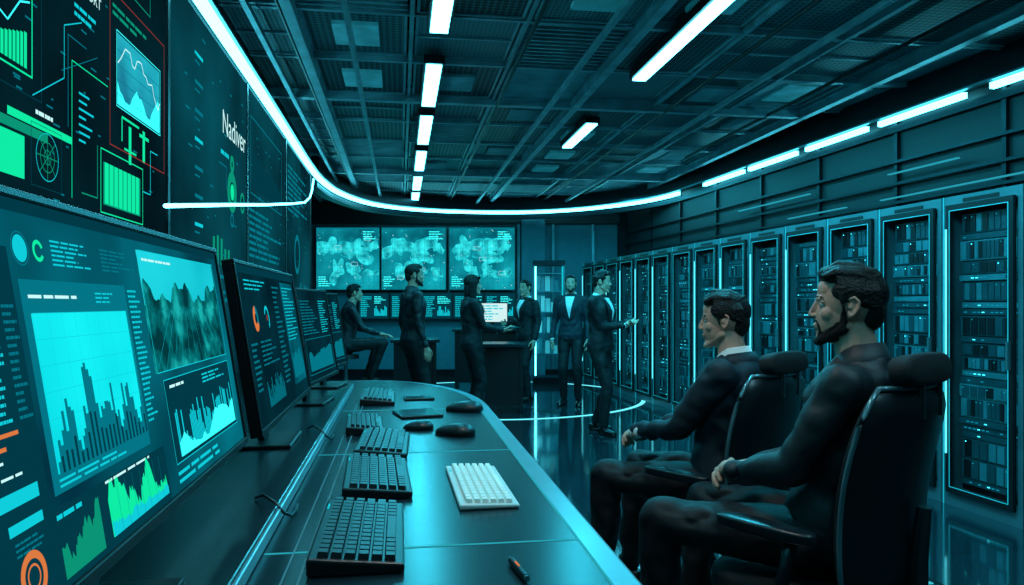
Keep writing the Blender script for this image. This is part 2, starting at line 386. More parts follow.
# ------------------------------------------------------------------ back wall displays
def display(name,x0,x1,z0,z1,y,ground,seed,fill):
    M=Matrix.Translation((x0,y,z0)); e=empty(name,M); W=x1-x0;H=z1-z0
    m=MB(); m.box(-.02,W+.02,.0,.06,-.02,H+.02,mBlack); m.obj('housing',parent=e)
    u=UI(-.001); u.rect(0,W,0,H,ground,0); fill(u,W,H,random.Random(seed)); u.obj('picture',parent=e)
def blob(u,cx,cz,rx,rz,seed,m,l,W,H,n=64):
    r=random.Random(seed); ph=[r.uniform(0,6.28) for _ in range(7)]; am=[.30,.22,.16,.12,.09,.07,.05]; y=u.Y(l)
    vs=[(cx,y,cz)]
    for i in range(n):
        a=2*math.pi*i/n; k=1+sum(am[j]*math.sin((j+2)*a+ph[j]) for j in range(7))
        vs.append((min(W-.01,max(.01,cx+rx*k*math.cos(a))),y,min(H-.01,max(.01,cz+rz*k*math.sin(a)))))
    u.add(vs,[(0,1+i,1+(i+1)%n) for i in range(n)],m)
def fmap(u,W,H,r):
    for k,(cx,cz,rx,rz) in enumerate(((.25,.68,.20,.15),(.33,.30,.10,.17),(.62,.62,.22,.17),(.60,.30,.10,.12),(.86,.26,.09,.08),(.84,.72,.10,.12))):
        s_=r.randint(0,999)
        blob(u,W*cx,H*cz,W*rx*1.02,H*rz*1.03,s_,eCyan,1,W,H); blob(u,W*cx,H*cz,W*rx*.98,H*rz*.98,s_,mLand,2,W,H)
    for k in range(1,9): u.rect(0,W,H*k/9,H*k/9+.004,eCyanD,3)
    for k in range(1,12): u.rect(W*k/12,W*k/12+.004,0,H,eCyanD,3)
    u.lines(.04,W*.24,.05,H*.22,5,eCyanB,4,rnd=r); u.lines(W*.74,W*.97,H*.80,H*.95,4,eCyanB,4,rnd=r)
    for k in range(60):
        x=W*r.random();z=H*r.random(); s_=r.uniform(.006,.02); u.rect(x,min(W,x+s_),z,min(H,z+s_*.6),r.choice([eWhite,eCyanB]),4)
    for k in range(3):
        x=W*r.uniform(.05,.85);z=H*r.uniform(.1,.85);u.frame(x,x+.12,z,z+.07,.004,eWhite,4)
    u.rect(0,W,H-.03,H,eCyanD,4)
def flist(u,W,H,r):
    u.lines(.03,W*.45,.03,H-.05,11,eCyan,2,rnd=r); u.bars(W*.52,W*.95,.05,H*.5,10,eCyan,2,rnd=r); u.lines(W*.52,W*.97,H*.58,H-.05,5,eCyanB,2,rnd=r)
mLand=MAP('map_land',(0.004,.24,.30),(0.04,.95,.98),1.05,7,.35,.66,10)
mSea=MAP('map_sea',(0.001,.10,.14),(0.006,.40,.48),1.05,1.6,.35,.7,8)
for i,(a_,b_) in enumerate(((-3.66,-2.48),(-2.44,-1.24),(-1.17,.05))):
    display('wall_display',a_,b_,1.62,2.78,13.84,mSea,i,fmap)
for i in range(5): display('status_display',-2.86+i*.59,-2.86+i*.59+.55,1.08,1.55,13.84,eCyanDD,20+i,flist)

# ------------------------------------------------------------------ server racks
mLED=E('rack_led_cyan',(0.05,.85,1.0),2.4); mLEDd=E('rack_led_blue',(0.003,.30,.44),1.0); mHandle=E('rack_handle_light',(.10,.80,.95),1.8)
mEdge=P('rack_door_edge_glow',(0.20,0.46,0.52),.3,.3,em=(0.0,.42,.52),ems=.6)  # emission brightens the door edges in place of light falling on them
def rackmesh(seed):
    r=random.Random(seed); m=MB(); X=.308; H=2.07
    m.box(-X,X,.12,.80,0,H,mMetal)
    m.box(-X,-X+.035,0,.12,0,H,mFrame); m.box(X-.035,X,0,.12,0,H,mFrame)
    m.box(-X+.035,X-.035,0,.12,H-.07,H,mFrame); m.box(-X+.035,X-.035,0,.12,0,.10,mFrame)
    a=-X+.045;b_=X-.045
    m.box(a,a+.035,-.025,.0,.09,H-.06,mBlack); m.box(b_-.035,b_,-.025,.0,.09,H-.06,mBlack)
    m.box(a+.035,b_-.035,-.025,0,.09,.13,mBlack); m.box(a+.035,b_-.035,-.025,0,H-.10,H-.06,mBlack)
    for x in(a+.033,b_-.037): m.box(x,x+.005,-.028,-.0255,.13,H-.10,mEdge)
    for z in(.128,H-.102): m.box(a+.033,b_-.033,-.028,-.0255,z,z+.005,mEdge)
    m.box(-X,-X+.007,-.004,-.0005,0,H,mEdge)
    if r.random()<.8: m.box(a+.006,a+.014,-.035,-.026,.35,1.85,mHandle)
    m.box(b_-.03,b_-.015,-.05,-.025,.95,1.12,mFrame)
    m.box(-.14,.14,-.004,0,H-.05,H-.025,mBlack)
    z=.15; 
    while z<H-.17:
        h=r.choice([.045,.045,.09,.135]); h=min(h,H-.12-z)
        mt=r.choice([mUnit,mUnit,mUnit,mUnit2]); dy=r.uniform(.045,.07)
        m.box(a+.045,b_-.045,dy,.12,z+.004,z+h-.004,mt)
        nb=r.choice([6,8,12])
        if h>.08:
            w_=(b_-a-.14)/nb
            for k in range(nb):
                m.box(a+.07+k*w_,a+.07+(k+.8)*w_,dy-.006,dy,z+.012,z+h-.012,r.choice([mBlack,mUnit2,mUnit]))
                if r.random()<.4: m.box(a+.07+k*w_+.006,a+.07+k*w_+.014,dy-.008,dy-.006,z+h-.03,z+h-.023,mLED if r.random()<.3 else mLEDd)
        else:
            for k in range(nb):
                if r.random()<.5: 
                    x=a+.07+k*.035; m.box(x,x+.02,dy-.002,dy,z+.018,z+.024,mLEDd if r.random()<.75 else mLED)
            m.box(b_-.12,b_-.06,dy-.003,dy,z+.012,z+.03,mBlack)
        z+=h
    return m.mesh('server_rack')
meshes=[rackmesh(s) for s in(1,2,3,4)]
RPSI=-(math.pi/2-RA)
for i in range(16):
    Zc=3.16+ .62*i+.02+ .31
    X=3.978-.2077*Zc
    o=bpy.data.objects.new('server_rack',meshes[(i*3+i//4)%4]); COL.objects.link(o)
    o.location=(X,Zc,0); o.rotation_euler=(0,0,RPSI)

# ------------------------------------------------------------------ console desk
mDesk=P('desk_top_laminate',(0.008,0.020,0.026),.27,0,vscale=8,var=.12,spec=.5)
mDeskE=P('desk_edge_band',(0.16,0.37,0.43),.28,.3,var=.1)
mDeskB=P('desk_body',(0.004,0.007,0.009),.4)
mSeam=E('desk_seam_light',(.04,.60,.72),.6)
def outline(off,a_left=-.95):
    R=.51-off
    pts=[(a_left,.45),(R,.45),(R,4.35)]
    cx,cy=-.25,4.35; rx=R-cx; ry=1.50-off
    for k in range(1,16):
        t=math.pi/2*k/16; pts.append((cx+rx*math.cos(t),cy+ry*math.sin(t)))
    pts+=[(cx,cy+ry),(a_left,cy+ry)]
    return pts
desk=empty('control_desk',RM.copy())
m=MB(); m.ext(outline(.0),.715,.757,mDeskE); m.obj('edge_band',parent=desk,bevel=.008)
m=MB(); m.ext(outline(.07),.757,.762,mDesk); m.obj('top',parent=desk)
m=MB(); m.ext(outline(.10),.02,.712,mDeskB); m.ext(outline(.17),0,.02,mBlack); m.obj('body',parent=desk)
m=MB()
m.ext([(-.93,.47),(-.33,.47),(-.33,5.3),(-.93,5.7)],.762,.80,mDesk)
m.box(-.33,-.318,.47,5.25,.764,.797,mDeskE)
m.obj('monitor_riser',parent=desk,bevel=.004)
m=MB()
for l in(1.80,2.95,4.15): m.box(-.315,.44,l,l+.007,.7622,.7635,mSeam)
m.box(.437,.443,.47,4.35,.7575,.763,mSeam)
m.box(-.215,-.21,.47,5.2,.7622,.7635,P('seam_grey',(.10,.20,.23),.4))
m.box(-.25,-.246,.47,5.2,.7622,.7635,P('seam_grey',(.10,.20,.23),.4))
m.obj('inlay_lines',parent=desk)

# ------------------------------------------------------------------ monitors
def monitor(l0,l1,zb,H,a,fill,seed,tilt=9,yaw=0,name='computer_monitor'):
    W=l1-l0
    M=RM@Matrix.Translation((a,(l0+l1)/2,zb))@Matrix.Rotation(math.pi/2+math.radians(yaw),4,'Z')@Matrix.Rotation(math.radians(-tilt),4,'X')
    e=empty(name,M)
    m=MB(); m.box(-W/2,W/2,.004,.035,0,H,mBlack)
    bz=.014
    m.box(-W/2,W/2,-.004,.004,H-bz,H,mBlack);m.box(-W/2,W/2,-.004,.004,0,bz+.006,mBlack)
    m.box(-W/2,-W/2+bz,-.004,.004,bz,H-bz,mBlack);m.box(W/2-bz,W/2,-.004,.004,bz,H-bz,mBlack)
    m.box(-W*.3,W*.3,.035,.07,H*.2,H*.8,mBlack,tp=0)
    m.obj('case',parent=e,bevel=.003)
    t=math.radians(tilt); Ti=Matrix.Rotation(t,4,'X')
    m=MB(); m.box(-.05,.05,.075,.10,-(zb-.815)-.0,.28,mBlack,T=Ti@Matrix.Translation((0,.02,0)))
    m.box(-.16,.16,-.02,.20,-(zb-.801),-(zb-.815),mBlack,T=Ti)
    m.obj('stand',parent=e,bevel=.004)
    u=UI(.003); fill(u,-W/2+bz,-bz*2+W,bz+.006,H-bz,random.Random(seed)); u.obj('screen',parent=e)
    return e
mScr1=MAP('monitor_ground_a',(0.0005,.032,.055),(0.001,.18,.24),1,2.2,.35,.70,2)
mScr2=MAP('monitor_ground_b',(0.0005,.012,.020),(0.001,.036,.054),1,3,.3,.75,2)
mImg=MAP('satellite_picture',(0.0005,.040,.048),(0.01,.44,.42),1,14,.40,.66,cm=(.001,.15,.16))
mImgSky=MAP('satellite_sky',(0.002,.46,.56),(0.02,.80,.88),1,2,.3,.7,2)
mPanelC=MAP('chart_panel_cyan',(0.001,.62,.70),(0.01,.98,1.0),1.05,2.5,.3,.7,2)
def fill1(u,x,W,z0,z1,r):
    H=z1-z0
    X=lambda t:x+W*t
    Zv=lambda t:z0+H*t
    u.rect(x,x+W,z0,z1,mScr1,0)
    u.rect(X(0),X(1),Zv(.965),Zv(1),eCyanDD,1); u.lines(X(.05),X(.30),Zv(.935),Zv(.955),1,eCyan,2,rnd=r)
    u.lines(X(.21),X(.30),Zv(.89),Zv(.92),1,eCyanB,2,rnd=r)
    u.rect(X(.0),X(.315),Zv(.0),Zv(.87),eCyanDD,1)
    u.rect(X(.18),X(.265),Zv(.83),Zv(.848),eGreen,2); u.rect(X(.18),X(.25),Zv(.79),Zv(.805),eCyan,2); u.rect(X(.18),X(.28),Zv(.755),Zv(.77),eGreenD,2)
    u.lines(X(.18),X(.255),Zv(.44),Zv(.73),15,eCyanB,2,.42,rnd=r); u.lines(X(.262),X(.285),Zv(.44),Zv(.73),15,eCyan,2,.42,rnd=r); u.lines(X(.291),X(.312),Zv(.44),Zv(.73),15,eCyanD,2,.4,rnd=r)
    u.lines(X(.02),X(.16),Zv(.1),Zv(.85),22,eCyan,2,rnd=r)
    u.rect(X(.235),X(.285),Zv(.415),Zv(.425),eOrange,2);u.rect(X(.22),X(.265),Zv(.385),Zv(.395),eOrange,2)
    u.lines(X(.2),X(.31),Zv(.315),Zv(.37),3,eWhite,2,.35,rnd=r)
    u.rect(X(.225),X(.300),Zv(.255),Zv(.29),eCyan,2); u.rect(X(.25),X(.300),Zv(.195),Zv(.22),eCyan,2); u.lines(X(.255),X(.31),Zv(.14),Zv(.18),3,eCyanD,2,.4,rnd=r)
    u.ring((X(.335),Zv(.87)),0,.019,eCyan,2);u.ring((X(.335),Zv(.87)),.022,.024,eCyanD,2);u.ring((X(.366),Zv(.87)),.010,.016,eGreen,2,20,330)
    u.lines(X(.39),X(.49),Zv(.83),Zv(.91),6,eCyan,2,.4,rnd=r); u.lines(X(.50),X(.595),Zv(.83),Zv(.91),6,eCyanD,2,.4,rnd=r)
    u.rect(X(.325),X(.555),Zv(.23),Zv(.79),eCyanD,1)
    u.rect(X(.335),X(.545),Zv(.28),Zv(.70),mPanelC,2)
    u.grid(X(.335),X(.545),Zv(.28),Zv(.70),8,6,.0008,eCyan,3)
    u.lines(X(.335),X(.45),Zv(.735),Zv(.755),1,eWhite,2,rnd=r); u.lines(X(.47),X(.54),Zv(.725),Zv(.765),3,eCyan,2,.4,rnd=r)
    nb=44; w=(X(.545)-X(.335))/nb
    for k in range(nb):
        h=.03+.22*abs(math.sin(k*.31))*r.uniform(.3,1)+(.06 if 14<k<22 else 0); u.rect(X(.335)+k*w,X(.335)+(k+1)*w,Zv(.28),Zv(.28+h),eCyanD,4)
        if k%2: u.rect(X(.335)+k*w,X(.335)+(k+.9)*w,Zv(.28),Zv(.28+h*.5),eCyanDD,5)
    u.lines(X(.335),X(.545),Zv(.24),Zv(.27),2,eCyan,2,rnd=r)
    u.lines(X(.56),X(.595),Zv(.30),Zv(.78),26,eCyan,2,.4,rnd=r)
    u.ring((X(.272),Zv(.085)),.022,.032,eOrange,3,-60,250); u.ring((X(.272),Zv(.085)),.022,.032,eCyanD,3,250,300); u.ring((X(.272),Zv(.085)),.013,.016,eOrange,3)
    u.rect(X(.315),X(.595),Zv(.0),Zv(.20),eCyanDD,1)
    u.area(X(.32),X(.40),Zv(.02),[h*.5 for h in noise_hs(34,.04,.16,3)],eGreenD,2); u.area(X(.42),X(.585),Zv(.03),[h*.55 for h in noise_hs(60,.04,.16,5)],eGreen,2)
    u.area(X(.42),X(.585),Zv(.03),[h*.28 for h in noise_hs(60,.05,.14,9)],eCyan,3)
    for k in range(1,8): u.rect(X(.42+k*.0206),X(.42+k*.0206)+.001,Zv(.03),Zv(.18),eCyanD,4)
    u.lines(X(.32),X(.41),Zv(.165),Zv(.19),1,eCyan,2,.5,rnd=r); u.lines(X(.42),X(.58),Zv(.185),Zv(.20),1,eWhite,2,.5,rnd=r)
    u.bars(X(.02),X(.2),Zv(.0),Zv(.09),12,eCyan,2,rnd=r)
    u.rect(X(.61),X(.96),Zv(.46),Zv(.93),mImg,1); u.rect(X(.61),X(.96),Zv(.72),Zv(.93),mImgSky,2)
    hs=[.02+.012*math.sin(k*.8)+.018*math.sin(k*.27+2)+.004*math.sin(k*2.1) for k in range(50)]; u.area(X(.61),X(.96),Zv(.70),[h+.02 for h in hs],mImg,3)
    for k in range(10): u.pl([(X(.61+.035*k),Zv(.46)),(X(.70+.017*k),Zv(.70))],.0008,eCyan,4)
    u.lines(X(.62),X(.74),Zv(.885),Zv(.905),1,eWhite,4,rnd=r)
    u.frame(X(.61),X(.96),Zv(.46),Zv(.93),.002,eCyan,4)
    u.rect(X(.63),X(.965),Zv(.10),Zv(.43),eCyanDD,1); u.frame(X(.63),X(.965),Zv(.10),Zv(.43),.002,eCyan,2)
    u.bars(X(.65),X(.95),Zv(.12),Zv(.32),50,eCyan,3,rnd=r); u.area(X(.65),X(.95),Zv(.12),[h*.5 for h in noise_hs(40,.02,.12,13)],eCyanB,4)
    u.lines(X(.65),X(.78),Zv(.385),Zv(.41),1,eWhite,2,rnd=r);u.lines(X(.80),X(.95),Zv(.36),Zv(.41),3,eCyan,2,rnd=r)
    u.lines(X(.63),X(.95),Zv(.02),Zv(.08),2,eCyan,2,rnd=r)
def fill2(u,x,W,z0,z1,r):
    H=z1-z0;X=lambda t:x+W*t;Zv=lambda t:z0+H*t
    u.rect(x,x+W,z0,z1,mScr2,0); u.rect(x,x+W,Zv(.95),z1,eCyanDD,1)
    u.lines(X(.08),X(.4),Zv(.84),Zv(.92),3,eCyan,2,.35,rnd=r)
    u.ring((X(.17),Zv(.66)),.018,.045,eOrange,2,90,330); u.ring((X(.17),Zv(.66)),.018,.045,eCyanD,2,330,450); u.ring((X(.34),Zv(.66)),.032,.045,eCyan,2,-60,160); u.ring((X(.34),Zv(.66)),.0,.012,eRed,2)
    u.lines(X(.05),X(.14),Zv(.2),Zv(.52),9,eCyanD,2,.4,rnd=r); u.lines(X(.18),X(.46),Zv(.34),Zv(.52),6,eCyanD,2,.35,rnd=r)
    u.lines(X(.5),X(.64),Zv(.15),Zv(.9),20,eCyanD,2,.35,rnd=r); 
    u.rect(X(.68),X(.97),Zv(.1),Zv(.93),mScr1,1); u.lines(X(.7),X(.95),Zv(.45),Zv(.9),16,eCyan,2,.3,rnd=r); u.area(X(.70),X(.95),Zv(.15),noise_hs(24,.03,.12,2),eCyanD,2)
    u.bars(X(.18),X(.46),Zv(.08),Zv(.28),24,eCyanD,2,rnd=r)
def fill3(u,x,W,z0,z1,r):
    H=z1-z0;X=lambda t:x+W*t;Zv=lambda t:z0+H*t
    u.rect(x,x+W,z0,z1,mScr2,0); u.lines(X(.05),X(.6),Zv(.5),Zv(.9),12,eCyanD,2,.35,rnd=r); u.area(X(.1),X(.9),Zv(.1),[h for h in noise_hs(24,.03,.12,6)],eCyanD,2)
    u.frame(X(.05),X(.95),Zv(.06),Zv(.46),.004,eCyanD); u.lines(X(.65),X(.95),Zv(.5),Zv(.9),14,eCyan,2,.35,rnd=r)
mon1=monitor(.52,2.22,.95,.565,-.435,fill1,1)
monitor(2.42,3.70,.93,.57,-.43,fill2,2)
monitor(3.86,4.62,.93,.51,-.41,fill3,3,yaw=-6)
monitor(4.78,5.32,.93,.50,-.40,fill3,4,yaw=-8)
for (l,da) in((2.16,0),(3.33,.0),(1.3,0)):
    m=MB(); pts=[(-.40+da,l,.806),(-.37,l-.05,.825),(-.335,l-.08,.812),(-.31,l-.09,.785),(-.295,l-.06,.768),(-.29,l-.0,.768),(-.295,l+.06,.768)]
    m.tube(pts,.004,mBlack,8); m.obj('cable',M=RM.copy(),smooth=True)

# ------------------------------------------------------------------ keyboards, mice, small things
def keyboard(name,a,l,Wd,Dp,base,key,yaw=0,th=.02,wedge=.02):
    M=RM@Matrix.Translation((a,l,.7637))@Matrix.Rotation(math.pi/2+math.radians(yaw),4,'Z')
    e=empty(name,M)
    m=MB(); x=Wd/2;y=Dp/2
    vs=[(-x,-y,0),(x,-y,0),(x,y,0),(-x,y,0),(-x,-y,th),(x,-y,th),(x,y,th+wedge),(-x,y,th+wedge)]
    m.add(vs,[(3,2,1,0),(4,5,6,7),(0,1,5,4),(1,2,6,5),(2,3,7,6),(3,0,4,7)],base); m.obj('base',parent=e,bevel=.006)
    m=MB(); sl=math.atan2(wedge,Dp); T=Matrix.Translation((0,-y,th))@Matrix.Rotation(sl,4,'X')
    rows=6; kx=(Wd-.03)/15; ky=(Dp-.035)/rows
    for r_ in range(rows):
        y0=.018+r_*ky
        k=0
        while k<15:
            span=1
            if r_==0 and k==4: span=6
            elif (r_ in(1,2) and k in(0,13)): span=2 if k==13 else 1
            x0=-x+.015+k*kx
            m.box(x0+.0015,x0+kx*span-.0015,y0+.0015,y0+ky-.003,.0,.012,key,T=T,tp=.0022)
            k+=span
    m.obj('keys',parent=e)
    m=MB(); m.box(x-.10,x-.06,y-.012,y-.008,th+wedge-.001,th+wedge+.0015,eCyan); m.obj('status_lights',parent=e)
keyboard('keyboard',-.095,1.88,.50,.21,mBlack,mKey)
keyboard('keyboard',-.075,2.50,.50,.21,mBlack,mKey,2)
keyboard('keyboard',-.065,3.07,.48,.20,mBlack,mKey,-2)
keyboard('keyboard',-.165,3.58,.42,.17,mBlack,mKey,3)
keyboard('keyboard',-.13,4.62,.55,.20,mBlack,mKey,0)
keyboard('keyboard',.25,2.36,.52,.175,mWhiteP,mWhiteK,1,th=.010,wedge=.006)
def mouse(a,l,yaw,s=1.0):
    bm=MB(); n=24;m_=10; vs=[];fs=[]
    L=.085*s;Wd=.05*s;H=.040*s
    for j in range(m_+1):
        ph=math.pi/2*j/m_; k=math.cos(ph)
        for i in range(n):
            t=2*math.pi*i/n
            x=L*math.cos(t)*k;y=Wd*math.sin(t)*(1-.12*math.cos(t))*k
            vs.append((x,y,.004+H*math.sin(ph)**.8*(1-.30*x/L)))
    for j in range(m_):
        for i in range(n): fs.append((j*n+i,j*n+(i+1)%n,(j+1)*n+(i+1)%n,(j+1)*n+i))
    fs.append(tuple(range(n))[::-1])
    M=RM@Matrix.Translation((a,l,.7635))@Matrix.Rotation(math.radians(yaw),4,'Z'); e=empty('computer_mouse',M)
    bm.add(vs,fs,mBlack); bm.ext([(L*.98*math.cos(2*math.pi*i/n),Wd*.98*math.sin(2*math.pi*i/n)) for i in range(n)],0,.004,mBlack); bm.obj('shell',parent=e,smooth=True)
    b2=MB(); b2.cyl((L*.5,-.004*s,H*.68),(L*.5,.004*s,H*.68),.008*s,.008*s,mFrame,14); b2.obj('scroll_wheel',parent=e)
mouse(.245,3.33,150,1.15); mouse(.35,4.06,160,1.25); mouse(.085,3.50,170,.85)
def slab(name,a,l,W_,L_,yaw,th,scr):
    M=RM@Matrix.Translation((a,l,.7637))@Matrix.Rotation(math.radians(yaw),4,'Z'); e=empty(name,M)
    m=MB(); m.box(-W_/2,W_/2,-L_/2,L_/2,0,th,mBlack); m.obj('case',parent=e,bevel=.004)
    m=MB(); m.box(-W_/2+.008,W_/2-.008,-L_/2+.008,L_/2-.008,th,th+.0008,scr); m.obj('glass',parent=e)
slab('tablet_computer',.09,3.96,.22,.26,12,.012,P('tablet_glass',(.04,.10,.11),.12,0))
slab('smartphone',.115,4.60,.18,.13,5,.012,mGloss)
m=MB(); m.cyl((0,-.06,.009),(0,.05,.009),.008,.008,mBlack,14); m.cyl((0,.05,.009),(0,.07,.009),.008,.002,mFrame,14); m.cyl((0,-.067,.009),(0,-.06,.009),.0065,.0065,mFrame,14)
m.box(-.002,.002,-.01,.02,.0165,.0180,eOrange); m.obj('pen',M=RM@Matrix.Translation((.255,1.60,.763))@Matrix.Rotation(math.radians(8),4,'Z'))

# ------------------------------------------------------------------ furniture at the back
def table(name,x,y,rz,W_,D_,H_,panel=True):
    M=Matrix.Translation((x,y,0))@Matrix.Rotation(rz,4,'Z'); e=empty(name,M)
    m=MB(); m.box(-W_/2,W_/2,-D_/2,D_/2,H_-.04,H_,mDesk); m.obj('top',parent=e,bevel=.005)
    m=MB(); m.box(-W_/2+.04,-W_/2+.08,-D_/2+.04,D_/2-.04,0,H_-.04,mDeskB); m.box(W_/2-.08,W_/2-.04,-D_/2+.04,D_/2-.04,0,H_-.04,mDeskB)
    m.box(-W_/2+.08,W_/2-.08,-D_/2+.06,-D_/2+.09,.1,H_-.04,mDeskB); m.obj('legs',parent=e)
    return e
table('office_desk',-.10,9.35,0,.55,.6,.86)
table('workbench',-.35,12.0,0,1.2,.6,.95)
table('side_desk',-1.27,9.66,TH,.62,.6,.90)
def smallmon(x,y,z,W_,H_,rz,mat,fn=None):
    M=Matrix.Translation((x,y,z))@Matrix.Rotation(rz,4,'Z'); e=empty('desktop_monitor',M)
    m=MB(); m.box(-W_/2,W_/2,0,.03,.10,.10+H_,mBlack); m.box(-.03,.03,.03,.05,0,.3,mBlack); m.box(-.12,.12,-.04,.12,0,.012,mBlack); m.obj('case',parent=e)
    u=UI(-.001); u.rect(-W_/2+.01,W_/2-.01,.11,.09+H_,mat,0); u.lines(-W_/2+.04,W_/2-.05,.13,.07+H_,6,eCyan,1,rnd=random.Random(5)); u.obj('screen',parent=e)
smallmon(-.32,12.0,.951,.50,.32,0,E('bright_doc',(.65,.9,.9),1.0))
e=empty('display_cabinet',Matrix.Translation((.62,12.6,0)))
m=MB(); m.box(-.27,.27,-.22,.22,0,.12,mMetal); m.box(-.27,.27,-.22,.22,2.0,2.08,mMetal)
for x in(-.26,.235):
    for y in(-.21,.185): m.box(x,x+.025,y,y+.025,.12,2.0,mFrame)
for z in(.5,.85,1.2,1.55,1.85): m.box(-.25,.25,-.20,.20,z,z+.02,mFrame)
m.obj('frame',parent=e)
m=MB(); m.box(-.235,-.215,-.2,-.18,.15,1.98,eStrip); m.box(.215,.235,-.2,-.18,.15,1.98,eCyan); 
r=random.Random(2)
for z in(.52,.87,1.22,1.57): 
    x=-.2
    while x<.17:
        w_=r.uniform(.03,.09); m.box(x,x+w_,-.12,.1,z,z+r.uniform(.1,.27),r.choice([mUnit2,mWhiteP,mFrame])); x+=w_+.01
m.obj('contents',parent=e)
e=empty('bar_stool',Matrix.Translation((-2.10,9.35,0)))
m=MB(); m.cyl((0,0,.66),(0,0,.715),.17,.16,mBlack,24); m.cyl((0,0,.03),(0,0,.66),.025,.025,mFrame,14); m.cyl((0,0,0),(0,0,.03),.21,.17,mFrame,24)
pts=[(.15*math.cos(k*math.pi/8),.15*math.sin(k*math.pi/8),.30) for k in range(17)]; m.tube(pts,.01,mFrame,8); m.obj('stool_frame',parent=e)
u=MB(); n=96; vs=[]
for i in range(n):
    a=2*math.pi*i/n
    for rr_ in(2.1,2.16): vs.append((rr_*math.cos(a),rr_*math.sin(a),.003))
u.add(vs,[(2*i,2*((i+1)%n),2*((i+1)%n)+1,2*i+1) for i in range(n)],E('floor_ring_light',(.14,.85,.95),1.4)); u.obj('floor_light_ring',loc=(-.25,10.75,0))
m=MB(); 
for i in range(26):
    for k in range(3): m.box(k*.05,k*.05+.025,i*.05,i*.05+.022,.001,.006,E('grille_dots',(.05,.6,.70),.9))
m.box(-.02,.17,-.02,1.32,0,.0015,mMetal)
m.obj('floor_vent_light',M=Matrix.Translation((2.02,3.0,0))@RR)

# ------------------------------------------------------------------ chairs
mFab=P('chair_fabric',(0.007,0.010,0.013),.75,0,bump=.4,bscale=300)
mShell=P('chair_shell_plastic',(0.008,0.016,0.021),.30,0)
mChrome=P('chair_metal',(0.10,0.15,0.16),.25,.9)
mRimHi=P('chair_rim_highlight',(0.12,0.25,0.29),.25,.4)  # pale colour for the rim highlight modelled on the chair back
def superpad(m,W_,D_,H_,cx,cy,cz,mat,T=None,n=28,p=4,layers=8):
    vs=[];fs=[]
    for j in range(layers+1):
        t=-1+2*j/layers; k=(1-abs(t)**4)**.25 if abs(t)<1 else 0; k=.86+.14*k if 0<j<layers else .80
        for i in range(n):
            a=2*math.pi*i/n; c_=math.cos(a);s_=math.sin(a)
            x=W_/2*k*math.copysign(abs(c_)**(2/p),c_); y=D_/2*k*math.copysign(abs(s_)**(2/p),s_)
            vs.append((cx+x,cy+y,cz+t*H_/2))
    for j in range(layers):
        for i in range(n): fs.append((j*n+i,j*n+(i+1)%n,(j+1)*n+(i+1)%n,(j+1)*n+i))
    fs+=[tuple(range(n))[::-1],tuple(range(layers*n,layers*n+n))]
    m.add(vs,fs,mat,T)
